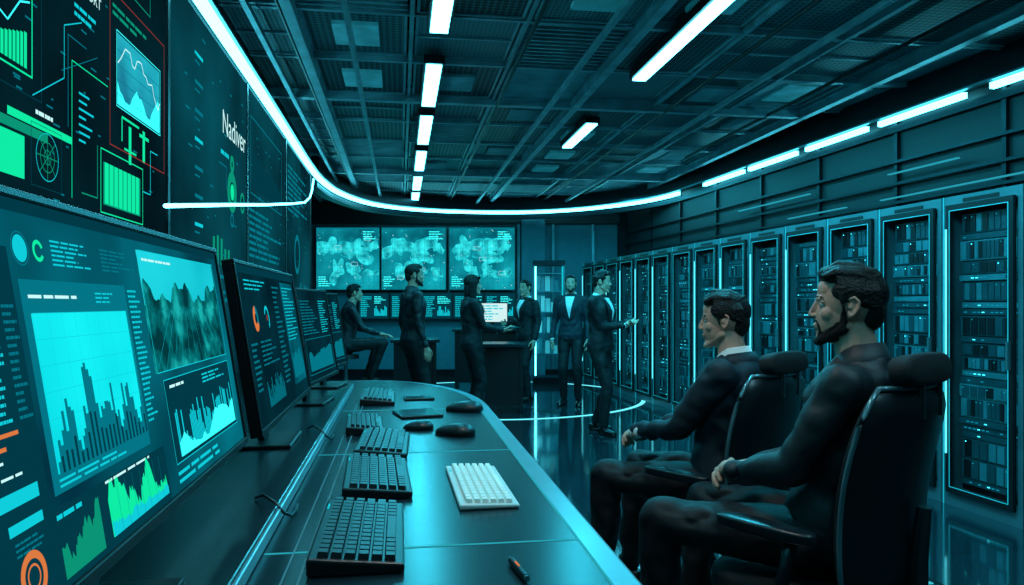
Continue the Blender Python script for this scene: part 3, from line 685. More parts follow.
def chair(x,y,rz,sc):
    M=Matrix.Translation((x,y,0))@Matrix.Rotation(rz,4,'Z')@Matrix.Scale(sc,4); e=empty('office_chair',M)
    m=MB(); superpad(m,.52,.52,.09,0,.05,.455,mFab); m.obj('seat',parent=e,smooth=True)
    m=MB(); superpad(m,.46,.44,.035,0,.04,.395,mShell); m.obj('seat_pan',parent=e,smooth=True)
    def surf(W_,v,t):
        vv=abs(2*v-1); half=W_/2*(1-vv**5*.30)*(1-.06*(1-v))
        return half*t, -.165-.085*v+.055*t*t-.012*math.cos(v*6)
    def back(th0,th1,W_,z0,z1,mat,name):
        m=MB(); nu,nv=16,18; vs=[];fs=[]
        for side in(0,1):
            for j in range(nv+1):
                v=j/nv; z=z0+(z1-z0)*v; vv=abs(2*v-1)
                for i in range(nu+1):
                    t=2*i/nu-1; xx,yb=surf(W_,v,t)
                    edge=max(abs(t)**8,vv**10)
                    yy=yb+((th0 if side==0 else th1)*(1-.65*edge))
                    vs.append((xx,yy,z))
        N=(nu+1)*(nv+1); g=lambda s_,j,i:s_*N+j*(nu+1)+i
        for j in range(nv):
            for i in range(nu):
                fs.append((g(0,j,i),g(0,j,i+1),g(0,j+1,i+1),g(0,j+1,i))[::-1]); fs.append((g(1,j,i),g(1,j,i+1),g(1,j+1,i+1),g(1,j+1,i)))
        for i in range(nu):
            fs.append((g(0,0,i),g(0,0,i+1),g(1,0,i+1),g(1,0,i))); fs.append((g(0,nv,i),g(1,nv,i),g(1,nv,i+1),g(0,nv,i+1)))
        for j in range(nv):
            fs.append((g(0,j,0),g(1,j,0),g(1,j+1,0),g(0,j+1,0))); fs.append((g(0,j,nu),g(0,j+1,nu),g(1,j+1,nu),g(1,j,nu)))
        m.add(vs,fs,mat); m.obj(name,parent=e,smooth=True,bevel=.006)
    back(.010,-.030,.50,.50,1.07,mFab,'back_cushion'); back(-.030,-.048,.53,.47,1.085,mShell,'back_shell')
    m=MB()
    for t in(-1,1):
        pp=[]
        for j in range(19):
            v=j/18; xx,yy=surf(.53,v,t); pp.append((xx,yy-.022,.47+.615*v))
        m.tube(pp,.0075,mRimHi,8)
    pp=[]
    for k in range(17):
        t=-1+k/8; xx,yy=surf(.53,1,t); pp.append((xx,yy-.022,1.085))
    m.tube(pp,.0075,mRimHi,8); m.obj('back_rim_highlight',parent=e,smooth=True)  # tubes along the outline stand in for a rim highlight
    T=Matrix.Translation((0,-.262,1.130))@Matrix.Rotation(math.radians(80),4,'X')
    m=MB(); superpad(m,.31,.090,.065,0,0,0,mFab,T=T,p=3); m.obj('headrest',parent=e,smooth=True)
    m=MB(); 
    for sx in(-.06,.06): m.cyl((sx,-.285,1.00),(sx,-.285,1.11),.010,.010,mChrome,10)
    m.tube([(0,-.05,.37),(0,-.20,.36),(0,-.25,.42),(0,-.255,.60),(0,-.27,.75)],[.03,.03,.03,.026,.02],mChrome,10)
    m.cyl((0,0,.09),(0,0,.25),.030,.030,mBlack); m.cyl((0,0,.25),(0,0,.38),.020,.020,mChrome); m.box(-.10,.10,-.10,.12,.35,.385,mBlack)
    for k in range(5):
        a=2*math.pi*k/5+.3; dx,dy=math.cos(a),math.sin(a)
        m.tube([(0,0,.13),(dx*.15,dy*.15,.115),(dx*.31,dy*.31,.085)],[.032,.026,.018],mBlack,10)
        c_=Vector((dx*.31,dy*.31,.032)); sd=Vector((-dy,dx,0))
        m.cyl(c_-sd*.026,c_-sd*.006,.031,.031,mBlack,18); m.cyl(c_+sd*.006,c_+sd*.026,.031,.031,mBlack,18); m.cyl(c_,c_+Vector((0,0,.05)),.010,.010,mChrome,8)
    m.obj('base',parent=e)
    m=MB()
    for sx in(-1,1):
        m.tube([(sx*.16,.02,.385),(sx*.27,.03,.39),(sx*.31,.01,.44),(sx*.315,-.03,.56),(sx*.312,-.05,.66)],[.018,.02,.02,.018,.018],mShell,10)
        superpad(m,.075,.30,.034,sx*.312,.03,.683,mShell,p=3)
    m.obj('armrests',parent=e,smooth=True)

# ------------------------------------------------------------------ people
def v3(*a): return np.array(a,float)
def nrm(v): return v/(np.linalg.norm(v)+1e-9)
def ringsurf(rings):
    n=len(rings[0]); V=np.concatenate(rings); F=[]
    for j in range(len(rings)-1):
        for i in range(n): F.append((j*n+i,j*n+(i+1)%n,(j+1)*n+(i+1)%n,(j+1)*n+i))
    F.append(tuple(range(n))[::-1]); F.append(tuple(range((len(rings)-1)*n,len(rings)*n)))
    return V,F
def cap(p1,r1,p2,r2,w=None,k=1.0,n=14):
    p1=np.array(p1,float);p2=np.array(p2,float);d=nrm(p2-p1)
    if w is None: w=v3(1,0,0) if abs(d[0])<.8 else v3(0,0,1)
    u=nrm(w-d*np.dot(w,d)); v=np.cross(d,u); R=[]
    A=np.linspace(0,2*np.pi,n,endpoint=False)
    for c,r,s0,s1 in((p1,r1,-90,0),(p2,r2,0,90)):
        for a in np.linspace(math.radians(s0*.97),math.radians(s1*.97),5):
            R.append(np.array([c+d*r*math.sin(a)+r*math.cos(a)*(k*u*math.cos(t)+v*math.sin(t)) for t in A]))
    return ringsurf(R)
def ell(c,r,n=16,m=10):
    c=np.array(c,float); R=[]
    for a in np.linspace(-1.52,1.52,m):
        R.append(np.array([c+v3(r[0]*math.cos(a)*math.cos(t),r[1]*math.cos(a)*math.sin(t),r[2]*math.sin(a)) for t in np.linspace(0,2*np.pi,n,endpoint=False)]))
    return ringsurf(R)
def loft(secs,n=24,p=2.4):
    R=[]
    for c,u,v in secs:
        R.append(np.array([c+u*math.copysign(abs(math.cos(t))**(2/p),math.cos(t))+v*math.copysign(abs(math.sin(t))**(2/p),math.sin(t)) for t in np.linspace(0,2*np.pi,n,endpoint=False)]))
    return ringsurf(R)
def chain(pts,rs,**k):
    return [cap(pts[i],rs[i],pts[i+1],rs[i+1],**k) for i in range(len(pts)-1)]
def xf(prims,M):
    M=np.array(M); return [(V@M[:3,:3].T+M[:3,3],F) for V,F in prims]
_tex={}
def tex(kind,sc):
    key=(kind,round(sc,4))
    if key not in _tex:
        if kind=='M':
            t=bpy.data.textures.new('cloth_folds','MARBLE'); t.marble_type='SHARP'; t.noise_scale=sc; t.turbulence=9; t.noise_depth=1; t.noise_basis_2='SIN'
        else:
            t=bpy.data.textures.new('soft_folds','CLOUDS'); t.noise_scale=sc; t.noise_depth=2
        _tex[key]=t
    return _tex[key]
def solid(prims,voxel,smooth=3,disp=0,dscale=.1,marble=0):
    V=[];F=[];o=0
    for v,f in prims:
        V+=[tuple(x) for x in v]; F+=[tuple(i+o for i in q) for q in f]; o+=len(v)
    me=bpy.data.meshes.new('tmp'); me.from_pydata(V,[],F); me.update()
    ob=bpy.data.objects.new('tmp',me); COL.objects.link(ob)
    rm=ob.modifiers.new('r','REMESH'); rm.mode='VOXEL'; rm.voxel_size=voxel
    if smooth:
        s_=ob.modifiers.new('s','SMOOTH'); s_.factor=.5; s_.iterations=smooth
    if disp:
        d_=ob.modifiers.new('d','DISPLACE'); d_.texture=tex('C',dscale); d_.strength=disp; d_.mid_level=.5
    if marble:
        d_=ob.modifiers.new('d2','DISPLACE'); d_.texture=tex('M',.13); d_.strength=marble; d_.mid_level=.6
        s_=ob.modifiers.new('s2','SMOOTH'); s_.factor=.5; s_.iterations=1
    dg=bpy.context.evaluated_depsgraph_get(); ev=ob.evaluated_get(dg); m2=ev.to_mesh()
    vs=np.empty(len(m2.vertices)*3); m2.vertices.foreach_get('co',vs); vs=vs.reshape(-1,3)
    fs=[tuple(p.vertices) for p in m2.polygons]; ev.to_mesh_clear()
    bpy.data.objects.remove(ob); bpy.data.meshes.remove(me)
    return vs,fs
def ik(a,c,l1,l2,pole):
    a=np.array(a,float);c=np.array(c,float);d=c-a;L=np.linalg.norm(d);dh=d/L
    if L>l1+l2-.004: L=l1+l2-.004; c=a+dh*L
    x=(l1*l1-l2*l2+L*L)/(2*L);h=math.sqrt(max(0,l1*l1-x*x)); pole=np.array(pole,float); pole=nrm(pole-dh*np.dot(pole,dh))
    return a+dh*x+pole*h,c
def hand(wr,d,n,side,curl):
    d=nrm(np.array(d,float)); n=np.array(n,float); n=nrm(n-d*np.dot(n,d)); s=np.cross(d,n)*(1 if side=='R' else -1); P_=[]
    L=(.070,.078,.072,.056); off=(.028,.009,-.010,-.027); kn=(.086,.090,.085,.076)
    P_.append(cap(wr-d*.02,.024,wr+d*.03,.022,w=s,k=1.25))
    for i in range(4):
        k=wr+d*kn[i]+s*off[i]; P_.append(cap(wr+d*.015+s*off[i]*.6,.0145,k,.0115))
        a=curl*.55+.06*i; p=k; rr=.0095 if i<3 else .0083
        for q,(fr,ad) in enumerate(((.45,0),(.31,curl*.9),(.24,curl*.6))):
            a+=ad; dr=d*math.cos(a)+n*math.sin(a)+s*off[i]*1.5; p2=p+nrm(dr)*L[i]*fr*1.02
            P_.append(cap(p,rr,p2,rr*.93)); p=p2; rr*=.93
    p=wr+d*.018+s*.022+n*.006
    for ln,dr,r1,r2 in((.045,d*.62+s*.62+n*.40,.0155,.0125),(.034,d*.88+s*.22+n*.42,.0120,.0105),(.026,d*.95-s*.1+n*.35,.0105,.0085)):
        p2=p+nrm(dr)*ln; P_.append(cap(p,r1,p2,r2)); p=p2
    return P_
def head_prims(fem=False):
    S=[ell((0,-.012,.022),(.073,.094,.090),24,16), ell((0,.020,-.035),(.058,.064,.080),24,16), ell((0,.068,-.104),(.020,.017,.014)),
       cap((-.050,.004,-.058),.016,(-.014,.066,-.102),.014), cap((.050,.004,-.058),.016,(.014,.066,-.102),.014), ell((0,.03,-.086),(.042,.04,.022)),
       cap((-.034,.069,.0215),.0090,(-.010,.0755,.0195),.0090), cap((.034,.069,.0215),.0090,(.010,.0755,.0195),.0090), ell((0,.054,.048),(.05,.027,.035)),
       ]+chain([(0,.0775,.014),(0,.0865,-.005),(0,.0955,-.0245)],[.0065,.0075,.0085])+[
       ell((0,.0945,-.0285),(.0085,.0085,.0075)), ell((-.0095,.087,-.0305),(.0070,.0095,.0065)), ell((.0095,.087,-.0305),(.0070,.0095,.0065)),
       ell((-.040,.050,-.024),(.018,.021,.022)), ell((.040,.050,-.024),(.018,.021,.022)),
       ell((0,.0800,-.0575),(.020,.0085,.0050)), ell((0,.0785,-.0670),(.018,.0085,.0058)), ell((0,.070,-.055),(.026,.014,.022)), ell((0,.066,-.085),(.02,.014,.02)),
       cap((-.042,.0655,.0095),.0048,(-.022,.0715,.0105),.0048), cap((.042,.0655,.0095),.0048,(.022,.0715,.0105),.0048),
       cap((-.040,.0640,-.0080),.0040,(-.024,.0680,-.0085),.0040), cap((.040,.0640,-.0080),.0040,(.024,.0680,-.0085),.0040)]
    for s in(-1,1):
        S+=chain([(s*.075,-.004,.020),(s*.080,-.016,.026),(s*.083,-.028,.014),(s*.082,-.027,-.006),(s*.078,-.016,-.024),(s*.074,-.006,-.029),(s*.072,-.003,-.020)],[.004,.0042,.0044,.0044,.0046,.0056,.005])
        S+=[ell((s*.073,-.014,-.001),(.005,.012,.020)), ell((s*.076,-.004,-.004),(.004,.004,.006))]
    return S
def hair_prims(style):
    if style=='bob':
        return [ell((0,-.022,.038),(.088,.100,.092),24,14), cap((-.070,-.015,.03),.028,(-.070,-.02,-.14),.024,w=v3(0,1,0),k=1.9), cap((.070,-.015,.03),.028,(.070,-.02,-.14),.024,w=v3(0,1,0),k=1.9),
                ell((0,-.075,-.08),(.075,.045,.13)), cap((-.04,.058,.088),.022,(.045,.058,.085),.022)]
    H=[ell((0,-.026,.038),(.0775,.090,.083),24,16), ell((0,-.066,-.010),(.062,.044,.062)), ell((0,-.004,.080),(.066,.081,.045)),
       ell((-.062,.002,.044),(.0175,.044,.030)), ell((.062,.002,.044),(.0175,.044,.030))]
    for s in(-1,1): H+=chain([(s*.071,.018,.035),(s*.0725,.014,.010),(s*.071,.010,-.014)],[.008,.0055,.0045])
    if style=='quiff': H+=[cap((-.030,.054,.090),.018,(.032,.054,.094),.020), ell((0,.028,.096),(.052,.054,.028)), ell((.0,-.03,.098),(.058,.06,.024))]
    elif style=='full': H+=[cap((-.042,.056,.080),.019,(.042,.058,.074),.019), ell((0,.01,.090),(.064,.071,.034)), ell((0,-.07,.040),(.064,.040,.064)), ell((-.068,-.004,.042),(.017,.048,.036)), ell((.068,-.004,.042),(.017,.048,.036))]
    else: H+=[cap((-.035,.050,.084),.014,(.035,.050,.084),.014)]
    if style in('quiff','full'):
        r=random.Random(5)
        for k in range(34):
            x=-.060+.120*k/33; q=math.sqrt(max(0,1-(x/.075)**2)); h=r.uniform(-.004,.005)
            zt=.038+.083*q
            H+=chain([(x,.050+.018*q+r.uniform(-.005,.007),.070+.020*q+h),(x*1.0,.030+r.uniform(-.006,.006),zt+.006+h),(x*1.02,-.030,zt+.003+h*.7),(x*.98,-.080*q-.01,.038+.060*q)],[.0045,.0062,.0060,.0050],n=8)
        for s in(-1,1):
            for k in range(12):
                y=.030-.105*k/11; z0=.085-.25*max(0,-y); H+=chain([(s*.062,y,z0),(s*(.0775-.08*abs(y+.02)),y-.008,.045),(s*(.0735-.10*abs(y+.02)),y-.012,.012-.35*max(0,-y-.02))],[.005,.0052,.0035],n=8)
    return H
def beard_prims():
    B=[]
    for s in(-1,1):
        B+=chain([(s*.0655,.010,-.012),(s*.0590,.010,-.040),(s*.0510,.008,-.064),(s*.033,.040,-.087),(s*.014,.068,-.104)],[.0060,.009,.0165,.0155,.0150])
        B+=chain([(s*.003,.0825,-.0455),(s*.016,.0785,-.0475),(s*.024,.0725,-.058),(s*.023,.069,-.075),(s*.016,.069,-.095)],[.0042,.0046,.0046,.0055,.0090])
        B+=chain([(s*.050,.024,-.052),(s*.039,.044,-.071),(s*.026,.058,-.086)],[.009,.0095,.010])
    B+=[ell((0,.070,-.106),(.022,.0165,.0155)), ell((0,.0755,-.082),(.009,.0065,.006)), ell((0,.03,-.094),(.042,.04,.016))]
    return B
mSkin=P('skin',(0.60,0.34,0.25),.52,0,var=.12,vscale=14,bump=.10,bscale=220,spec=.4)
mHair=P('hair_dark',(0.006,0.006,0.006),.5,0,bump=.8,bscale=1.0,var=.4,vscale=60,stretch=(420,60,120),spec=.3)
mHairB=P('beard_dark',(0.014,0.010,0.009),.7,0,bump=.8,bscale=320,var=.4,vscale=90,spec=.3)
mEye=P('eye_white',(.35,.38,.38),.15,0,var=.05); mIris=P('iris_dark',(.01,.008,.006),.1,0)
mSuit=P('suit_wool',(0.009,0.012,0.016),.65,0,bump=.2,bscale=500,spec=.4)
mSuit2=P('suit_navy',(0.009,0.020,0.032),.65,0,bump=.2,bscale=500,spec=.4)
mShirtB=P('black_shirt',(0.010,0.015,0.021),.50,0,bump=.2,bscale=400,spec=.5)
mTrou=P('trousers_dark',(0.005,0.008,0.011),.65,0,bump=.2,bscale=400,spec=.4)
mShirtW=P('light_shirt',(0.75,0.80,0.80),.65,0,bump=.2,bscale=300,var=.06)
mShoe=P('shoe_leather',(0.006,0.006,0.007),.25,0)

def person(name,x,y,rz,sc,J,top=mSuit,bottom=mTrou,jacket=True,shirt=mShirtW,hair='short',beard=False,fem=False,near=False,yaw=0,pitch=0,curl=.5,bulk=1.0,gap=None):
    vx=.0070 if near else .012; vh=.0030 if near else .006
    G=[]
    Pz=np.array(J['pelvis'],float); N=np.array(J['neck'],float); up=nrm(N-Pz); fw=v3(0,1,0); fw=nrm(fw-up*np.dot(fw,up)); rt=np.cross(fw,up)
    T=np.linalg.norm(N-Pz)
    seat='seated' in J
    fs_=.90 if fem else 1.0
    W=[(-.20,.120,.085,0),(-.10,.158,.112,0),(.04,.166,.118,0),(.18,.150,.106,.004),(.34,.140*fs_,.100,.008),(.52,.150,.108,.008),(.70,.170*fs_,.118,.006),(.84,.172*fs_,.110,-.004),(.93,.140,.088,-.010),(1.0,.088,.070,-.008),(1.05,.060,.058,-.002)]
    def sec(t,a,b_,f,g=0): return (Pz+up*T*t+fw*f, rt*(a*bulk+g), fw*(b_*bulk+g))
    g=.010 if jacket else .002
    tprims=[loft([sec(t,a,b_,f,g) for t,a,b_,f in W if t>=(-.12 if (jacket and not seat) else .0)])]
    arms=[];hands=[];cuffs=[]
    for s_,sg in(('R',1),('L',-1)):
        sh=Pz+up*T*.90+rt*sg*.178*bulk*(.92 if fem else 1)-fw*.006
        el,wr=ik(sh,J['wr'+s_],.285,.255,J.get('pole'+s_,(sg*.3,-1,-.4)))
        q=.006 if jacket else 0
        fd=nrm(wr-el); ud=nrm(el-sh)
        arms+=[cap(Pz+up*T*.88+rt*sg*.10,.062+q,sh,.056+q), cap(sh,.056+q,el,.044+q), cap(el,.044+q,wr-fd*.012,.033+q)]
        hd=J.get('hd'+s_,fd); hn=J.get('hn'+s_,(-sg,0,0))
        hands+=hand(wr+nrm(np.array(hd,float))*.012,hd,hn,s_,J.get('curl',curl))
        if jacket: cuffs.append(cap(wr-fd*.03,.030,wr+fd*.006,.030))
    ch=[ell(tuple(Pz+up*T*.72+rt*sg*.075+fw*.070),(.075,.05,.06)) for sg in(-1,1)]
    tprims+=arms+ch
    v,f=solid(tprims,vx,3 if near else 3,.008 if near else .008,.075 if near else .09,marble=.024 if near else .014); G.append((v,f,top))
    v,f=solid(hands,.0030 if near else .006,1); G.append((v,f,mSkin))
    if cuffs: v,f=solid(cuffs,.006,1); G.append((v,f,shirt))
    lp=[loft([sec(t,a*.985,b_*.985,f_) for t,a,b_,f_ in W if t<=.20])]
    sp=[]
    for s_,sg in(('R',1),('L',-1)):
        hp=Pz+rt*sg*.088-up*.02; hp=hp if not seat else Pz+rt*sg*.092
        kn,an=ik(hp,J['an'+s_],J.get('thigh',.43),J.get('shin',.42),J.get('kpole'+s_,(0,1,0)))
        lp+=[cap(hp,.092,kn,.062), cap(kn,.062,kn*.55+an*.45-v3(0,.006,0),.060), cap(kn*.55+an*.45-v3(0,.006,0),.058,an+nrm(kn-an)*.02,.048)]
        td=np.array(J.get('toe'+s_,(sg*.2,1,0)),float); td[2]=0; td=nrm(td)
        base=v3(an[0],an[1],0)
        h0=an[2]-.085
        sp+=[cap(base-td*.045+v3(0,0,h0+.040),.037,base+td*.06+v3(0,0,h0+.038),.037), cap(base+td*.06+v3(0,0,h0+.034),.036,base+td*.155+v3(0,0,h0+.027),.026,w=v3(-td[1],td[0],0),k=1.35), cap(base+v3(0,0,h0+.05),.038,an+v3(0,0,.02),.038)]
        sp+=[loft([(base+td*.055+v3(0,0,h0+z),v3(-td[1],td[0],0)*.046,td*.135) for z in(0.0,.014)],n=20,p=3)]
    v,f=solid(lp,vx,4,.008,.09,marble=.020 if near else .012); G.append((v,f,bottom))
    v,f=solid(sp,.008,2); G.append((v,f,mShoe))
    hc=np.array(J['head'],float)
    HM=Matrix.Translation(Vector(hc))@Matrix.Rotation(math.radians(yaw),4,'Z')@Matrix.Rotation(math.radians(pitch),4,'X')
    hs=xf(head_prims(fem),HM)
    nb=N-up*.03
    nt_=np.array(HM@Vector((0,-.022,-.065)))
    hs+=[cap(nb,.062 if not fem else .050,nt_,.055 if not fem else .043)]
    v,f=solid(hs,vh,2); G.append((v,f,mSkin))
    v,f=solid(xf(hair_prims(hair),HM),vh if near else vh*.9,1 if near else 2,.002 if near else .004,.03); G.append((v,f,mHair))
    br=[cap((s_*.044,.0695,.0245),.0034,(s_*.016,.0795,.0255),.0042) for s_ in(-1,1)]
    v,f=solid(xf(br,HM),.0024,1); G.append((v,f,mHairB))
    if beard: v,f=solid(xf(beard_prims(),HM),vh,1,.003,.01); G.append((v,f,mHairB))
    for s_ in(-1,1):
        for c_,r_,mt in(((s_*.0315,.0620,.0008),.0125,mEye),((s_*.0312,.0680,.0010),.0074,mIris)):
            (v,f),=xf([ell(c_,(r_,r_,r_),14,9)],HM); G.append((v,f,mt))
    (v,f),=xf([cap((-.016,.0858,-.0622),.0014,(.016,.0858,-.0622),.0014)],HM); G.append((v,f,P('lip_line',(.12,.06,.05),.5)))
    nd=nrm(nt_-nb)
    cb=N-up*.008
    n_=26
    cu=nrm(rt-nd*np.dot(rt,nd)); cv=np.cross(nd,cu)
    fwd=cv if np.dot(cv,fw)>0 else -cv
    def collar(rows,gapa,dropk,mt):
        pts_o=[];m_=len(rows)
        for i in range(n_+1):
            a=math.pi/2+gapa+(2*math.pi-2*gapa)*i/n_
            dirv=cu*math.cos(a)+fwd*math.sin(a)
            drop=dropk*max(0,np.dot(dirv,fw))
            for rr_,h in rows: pts_o.append(cb+dirv*rr_*(.92 if fem else 1)+nd*(h-drop))
        F_=[]
        for i in range(n_):
            for k in range(m_-1): F_.append((m_*i+k,m_*i+m_+k,m_*i+m_+1+k,m_*i+1+k))
        G.append((np.array(pts_o),F_,mt))
    collar(((.066,.052),(.070,.054),(.080,.010),(.083,.000),(.076,-.018)),.28,.030,shirt if jacket else top)
    if jacket: collar(((.080,.026),(.086,.028),(.100,-.006),(.098,-.030)),1.15,.045,top)
    def front(t,xo,ex=0):
        tt=[w_[0] for w_ in W]; b_=np.interp(t,tt,[w_[2] for w_ in W])*bulk+g; a=np.interp(t,tt,[w_[1] for w_ in W])*bulk+g; f0=np.interp(t,tt,[w_[3] for w_ in W])
        p=2.4; yy=b_*(max(0,1-abs(xo/a)**p))**(1/p)
        add=.012*math.exp(-((t-.72)/.12)**2)
        return Pz+up*T*t+rt*xo+fw*(f0+yy+add+ex)
    if jacket:
        rows=8; V=[];F_=[]
        for i in range(rows+1):
            t=.44+(.98-.44)*i/rows; hw=.002+.070*(i/rows)
            for k in range(5): V.append(front(t,hw*(k/2-1),.015))
        for i in range(rows):
            for k in range(4): F_.append((5*i+k,5*i+k+1,5*i+k+6,5*i+k+5))
        G.append((np.array(V),F_,shirt))
        for sg in(-1,1):
            V=[];F_=[]
            for i in range(rows+1):
                t=.41+(.985-.41)*i/rows; s0=.064*(i/rows)+.001; wdt=.012+.050*math.sin(math.pi*min(1,(i/rows)*.9+.1))
                if i==rows: wdt=.03
                for k in range(3): V.append(front(t,sg*(s0+wdt*k/2),.020-(.003*k)+.004))
            for i in range(rows):
                for k in range(2): F_.append((3*i+k,3*i+k+1,3*i+k+4,3*i+k+3))
            G.append((np.array(V),F_,top))
    else:
        V=[];F_=[]
        for i in range(11):
            t=.06+.88*i/10
            for xo in(-.014,.014): V.append(front(t,xo,.0085))
        F_=[(2*i,2*i+1,2*i+3,2*i+2) for i in range(10)]; G.append((np.array(V),F_,top))
        for i in range(7):
            (v,f)=ell(front(.12+.12*i,0,.009),(.005,.003,.005),8,5); G.append((v,f,mIris))
        (v,f)=loft([(Pz+up*T*t,rt*(.155*bulk+.006),fw*(.110*bulk+.006)) for t in(.04,.09)]); 
        if not seat: G.append((v,f,mShoe))
    VV=[];FF=[];MI=[];mats=[];o=0
    for v,f,mt in G:
        if mt not in mats: mats.append(mt)
        VV.append(v); FF+=[tuple(i+o for i in q) for q in f]; MI+=[mats.index(mt)]*len(f); o+=len(v)
    me=bpy.data.meshes.new(name); me.from_pydata([tuple(q) for q in np.concatenate(VV)],[],FF)
    for mt in mats: me.materials.append(mt)
    me.polygons.foreach_set('material_index',MI); me.polygons.foreach_set('use_smooth',[True]*len(FF)); me.update()
    ob=bpy.data.objects.new(name,me); COL.objects.link(ob)
    ob.matrix_world=Matrix.Translation((x,y,0))@Matrix.Rotation(rz,4,'Z')@Matrix.Scale(sc,4)
    return ob

D=math.radians
def stand(**k):
    J=dict(pelvis=(0,0,.935),neck=(0,-.01,1.475),head=(0,.025,1.64),wrR=(.25,.05,.90),wrL=(-.25,.05,.90),anR=(.10,0,.088),anL=(-.10,0,.088),
           hdR=(.0,.15,-1),hdL=(0,.15,-1),hnR=(-1,.1,0),hnL=(1,.1,0),curl=.45)
    J.update(k); return J
def sit(**k):
    J=dict(seated=1,pelvis=(0,0,.60),neck=(0,-.10,1.125),head=(0,-.055,1.285),wrR=(.07,.24,.78),wrL=(-.07,.24,.78),anR=(.14,.50,.115),anL=(-.14,.50,.115),thigh=.47,shin=.49,
           kpoleR=(.12,.3,1),kpoleL=(-.12,.3,1),poleR=(.6,-.8,-.5),poleL=(-.6,-.8,-.5),hdR=(-.6,.75,-.2),hdL=(.6,.75,-.25),hnR=(-.5,-.2,-.8),hnL=(.5,-.2,-.8),curl=.75)
    J.update(k); return J
PH2=D(52); PH1=D(56)
person('man_seated',.99,2.33,PH2,1.045,sit(wrR=(.06,.27,.755),wrL=(-.085,.27,.775),hdR=(-.85,.55,-.05),hdL=(.85,.5,-.12),hnR=(-.3,-.6,-.7),hnL=(.2,-.5,-.8)),top=mShirtB,jacket=False,hair='quiff',beard=True,near=True,yaw=18,pitch=2)
chair(.995,2.32,D(40),1.03)
person('man_seated_in_suit',.89,3.12,PH1,1.0,sit(neck=(0,-.05,1.12),head=(0,.0,1.28),wrR=(.07,.36,.775),wrL=(-.08,.36,.785),hdR=(-.7,.7,-.1),hdL=(.75,.65,-.15),hnR=(-.3,-.5,-.8),hnL=(.3,-.5,-.8)),top=mSuit2,jacket=True,hair='full',near=True,yaw=14,pitch=-2)
chair(.90,3.11,D(42),.99)
person('man_standing_in_black',-1.05,7.85,D(-62),1.01,stand(),top=mShirtB,jacket=False,hair='short',beard=True,yaw=-15,bulk=1.04)
person('woman_standing',-.46,8.4,D(-72),.955,stand(wrR=(.12,.34,1.10),wrL=(-.14,.34,1.08),hdR=(-.3,1,0),hdL=(.3,1,0),hnR=(-.2,0,1),hnL=(.2,0,1)),top=mSuit,hair='bob',fem=True,yaw=-8,jacket=True)
person('man_standing_in_suit',.20,10.4,D(128),.96,stand(wrR=(.10,.30,1.12),hdR=(-.3,1,.1),hnR=(-1,0,0),anL=(-.12,.05,.088)),top=mSuit,hair='short',yaw=10)
person('man_standing_in_suit',.79,9.9,D(165),.99,stand(wrL=(-.24,.06,.90)),top=mSuit2,hair='short',beard=True,yaw=8)
person('man_standing_in_suit',.93,7.8,D(-122),.965,stand(wrR=(.03,.30,1.17),wrL=(-.05,.31,1.20),hdR=(-.7,.6,.1),hdL=(.6,.7,.2),hnR=(0,-.4,1),hnL=(0,-.2,-1),anR=(.13,.10,.088),anL=(-.10,-.10,.088),toeR=(.4,1,0)),top=mSuit,hair='quiff',yaw=18,pitch=-4)
person('man_seated_at_side_desk',-2.10,9.35,D(-70),.97,sit(pelvis=(0,0,.85),neck=(0,.06,1.37),head=(0,.12,1.535),wrR=(.16,.42,1.0),wrL=(-.16,.42,1.0),hdR=(0,1,-.1),hdL=(0,1,-.1),hnR=(0,0,-1),hnL=(0,0,-1),anR=(.14,.30,.42),anL=(-.14,.30,.42),curl=.3),top=mShirtB,jacket=False,hair='short')
Mw=Matrix.Translation((-.46,8.4,0))@Matrix.Rotation(D(-72),4,'Z')@Matrix.Scale(.955,4)
m=MB(); m.box(-.13,.13,.40,.58,1.125,1.135,mBlack); m.box(-.12,.12,.41,.57,1.135,1.137,eCyanD); m.obj('tablet_computer',M=Mw)

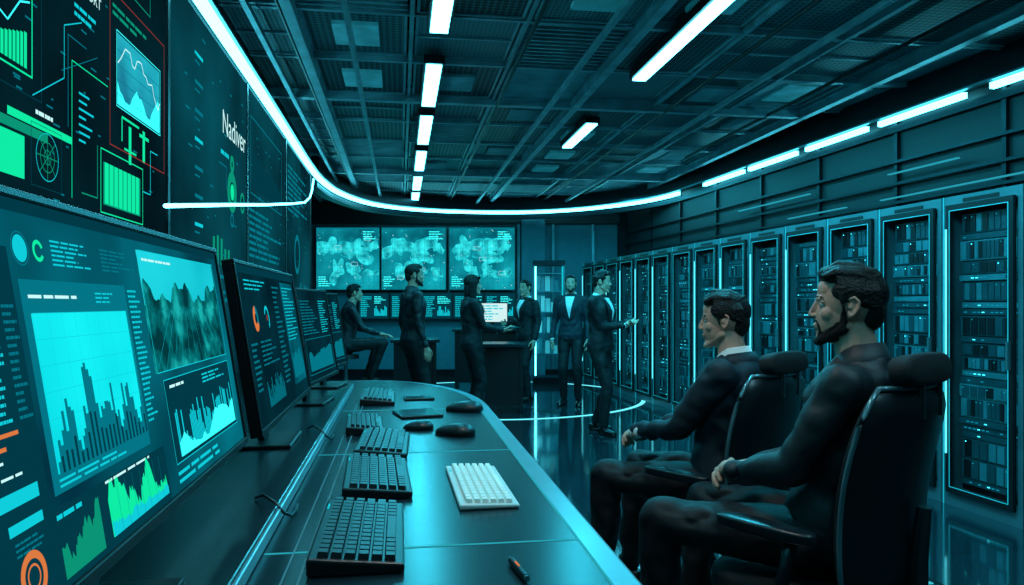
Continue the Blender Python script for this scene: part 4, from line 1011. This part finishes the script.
# ------------------------------------------------------------------ lights
def area(name,a,l,z,sx,sy,pw,col,rot=(0,0,0)):
    L=bpy.data.lights.new(name,'AREA'); L.shape='RECTANGLE'; L.size=sx; L.size_y=sy; L.energy=pw; L.color=col
    o=bpy.data.objects.new(name,L); COL.objects.link(o); o.matrix_world=RM@Matrix.Translation((a,l,z))@Matrix.Rotation(rot[2],4,'Z')@Matrix.Rotation(rot[1],4,'Y')@Matrix.Rotation(rot[0],4,'X')
def spot(name,a,l,z,ta,tl,tz,pw,ang,col):
    L=bpy.data.lights.new(name,'SPOT'); L.energy=pw; L.color=col; L.spot_size=math.radians(ang); L.spot_blend=.7; L.shadow_soft_size=.05
    o=bpy.data.objects.new(name,L); COL.objects.link(o); p=room(a,l,z); t=room(ta,tl,tz); o.location=p; o.rotation_euler=(t-p).to_track_quat('-Z','Y').to_euler()
TE=(.03,.66,.90)
for a,l,sy,pw in((.26,4.43,1.1,17),(.26,7.9,1.2,32),(.26,11.4,1.2,62),(1.94,4.4,2.6,110),(1.94,7.9,1.1,45),(.26,.35,1,6)):  # last entry is an added fill near the camera, out of view
    area('ceiling_lamp_and_fill',a,l,3.175,.11,sy,pw,TE)
area('ceiling_lamp_and_fill',1.94,1.2,3.175,.11,1.8,22,(.35,.76,.92))  # added neutral fill for the seated men, out of view
area('ceiling_lamp_and_fill',.26,2.25,3.175,.11,1.1,16,(1.0,.86,.78))  # added warm fill for the faces, out of view above the desk
area('rack_fill_area',3.4,6.5,3.12,.15,4,70,TE)  # added fill to brighten the rack fronts, not a fixture
area('rack_fill_area',3.4,10.5,3.12,.15,3,65,TE)  # second added fill, for the far racks
for l0,tl,ta,pw in((2.6,4.6,4.0,150),(4.6,6.4,3.7,130),(6.6,9.0,3.3,140)):
    spot('rack_fill_spot',1.5,l0,3.14,ta,tl,1.1,pw,70,TE)  # added spots that brighten the rack fronts, without any real fixture
SC.world=bpy.data.worlds.new('room_ambient'); SC.world.use_nodes=True
bg=SC.world.node_tree.nodes['Background']; bg.inputs[0].default_value=(.01,.30,.40,1); bg.inputs[1].default_value=.02
SC.view_settings.view_transform='Standard'; SC.view_settings.look='None'

# ------------------------------------------------------------------ camera
cd=bpy.data.cameras.new('camera'); cam=bpy.data.objects.new('camera',cd); COL.objects.link(cam)
cam.location=(0,0,1.35); cam.rotation_euler=(math.pi/2,0,0); cd.sensor_width=36; cd.lens=36*740/1024; cd.shift_y=11.5/1024; cd.clip_start=.05
SC.camera=cam
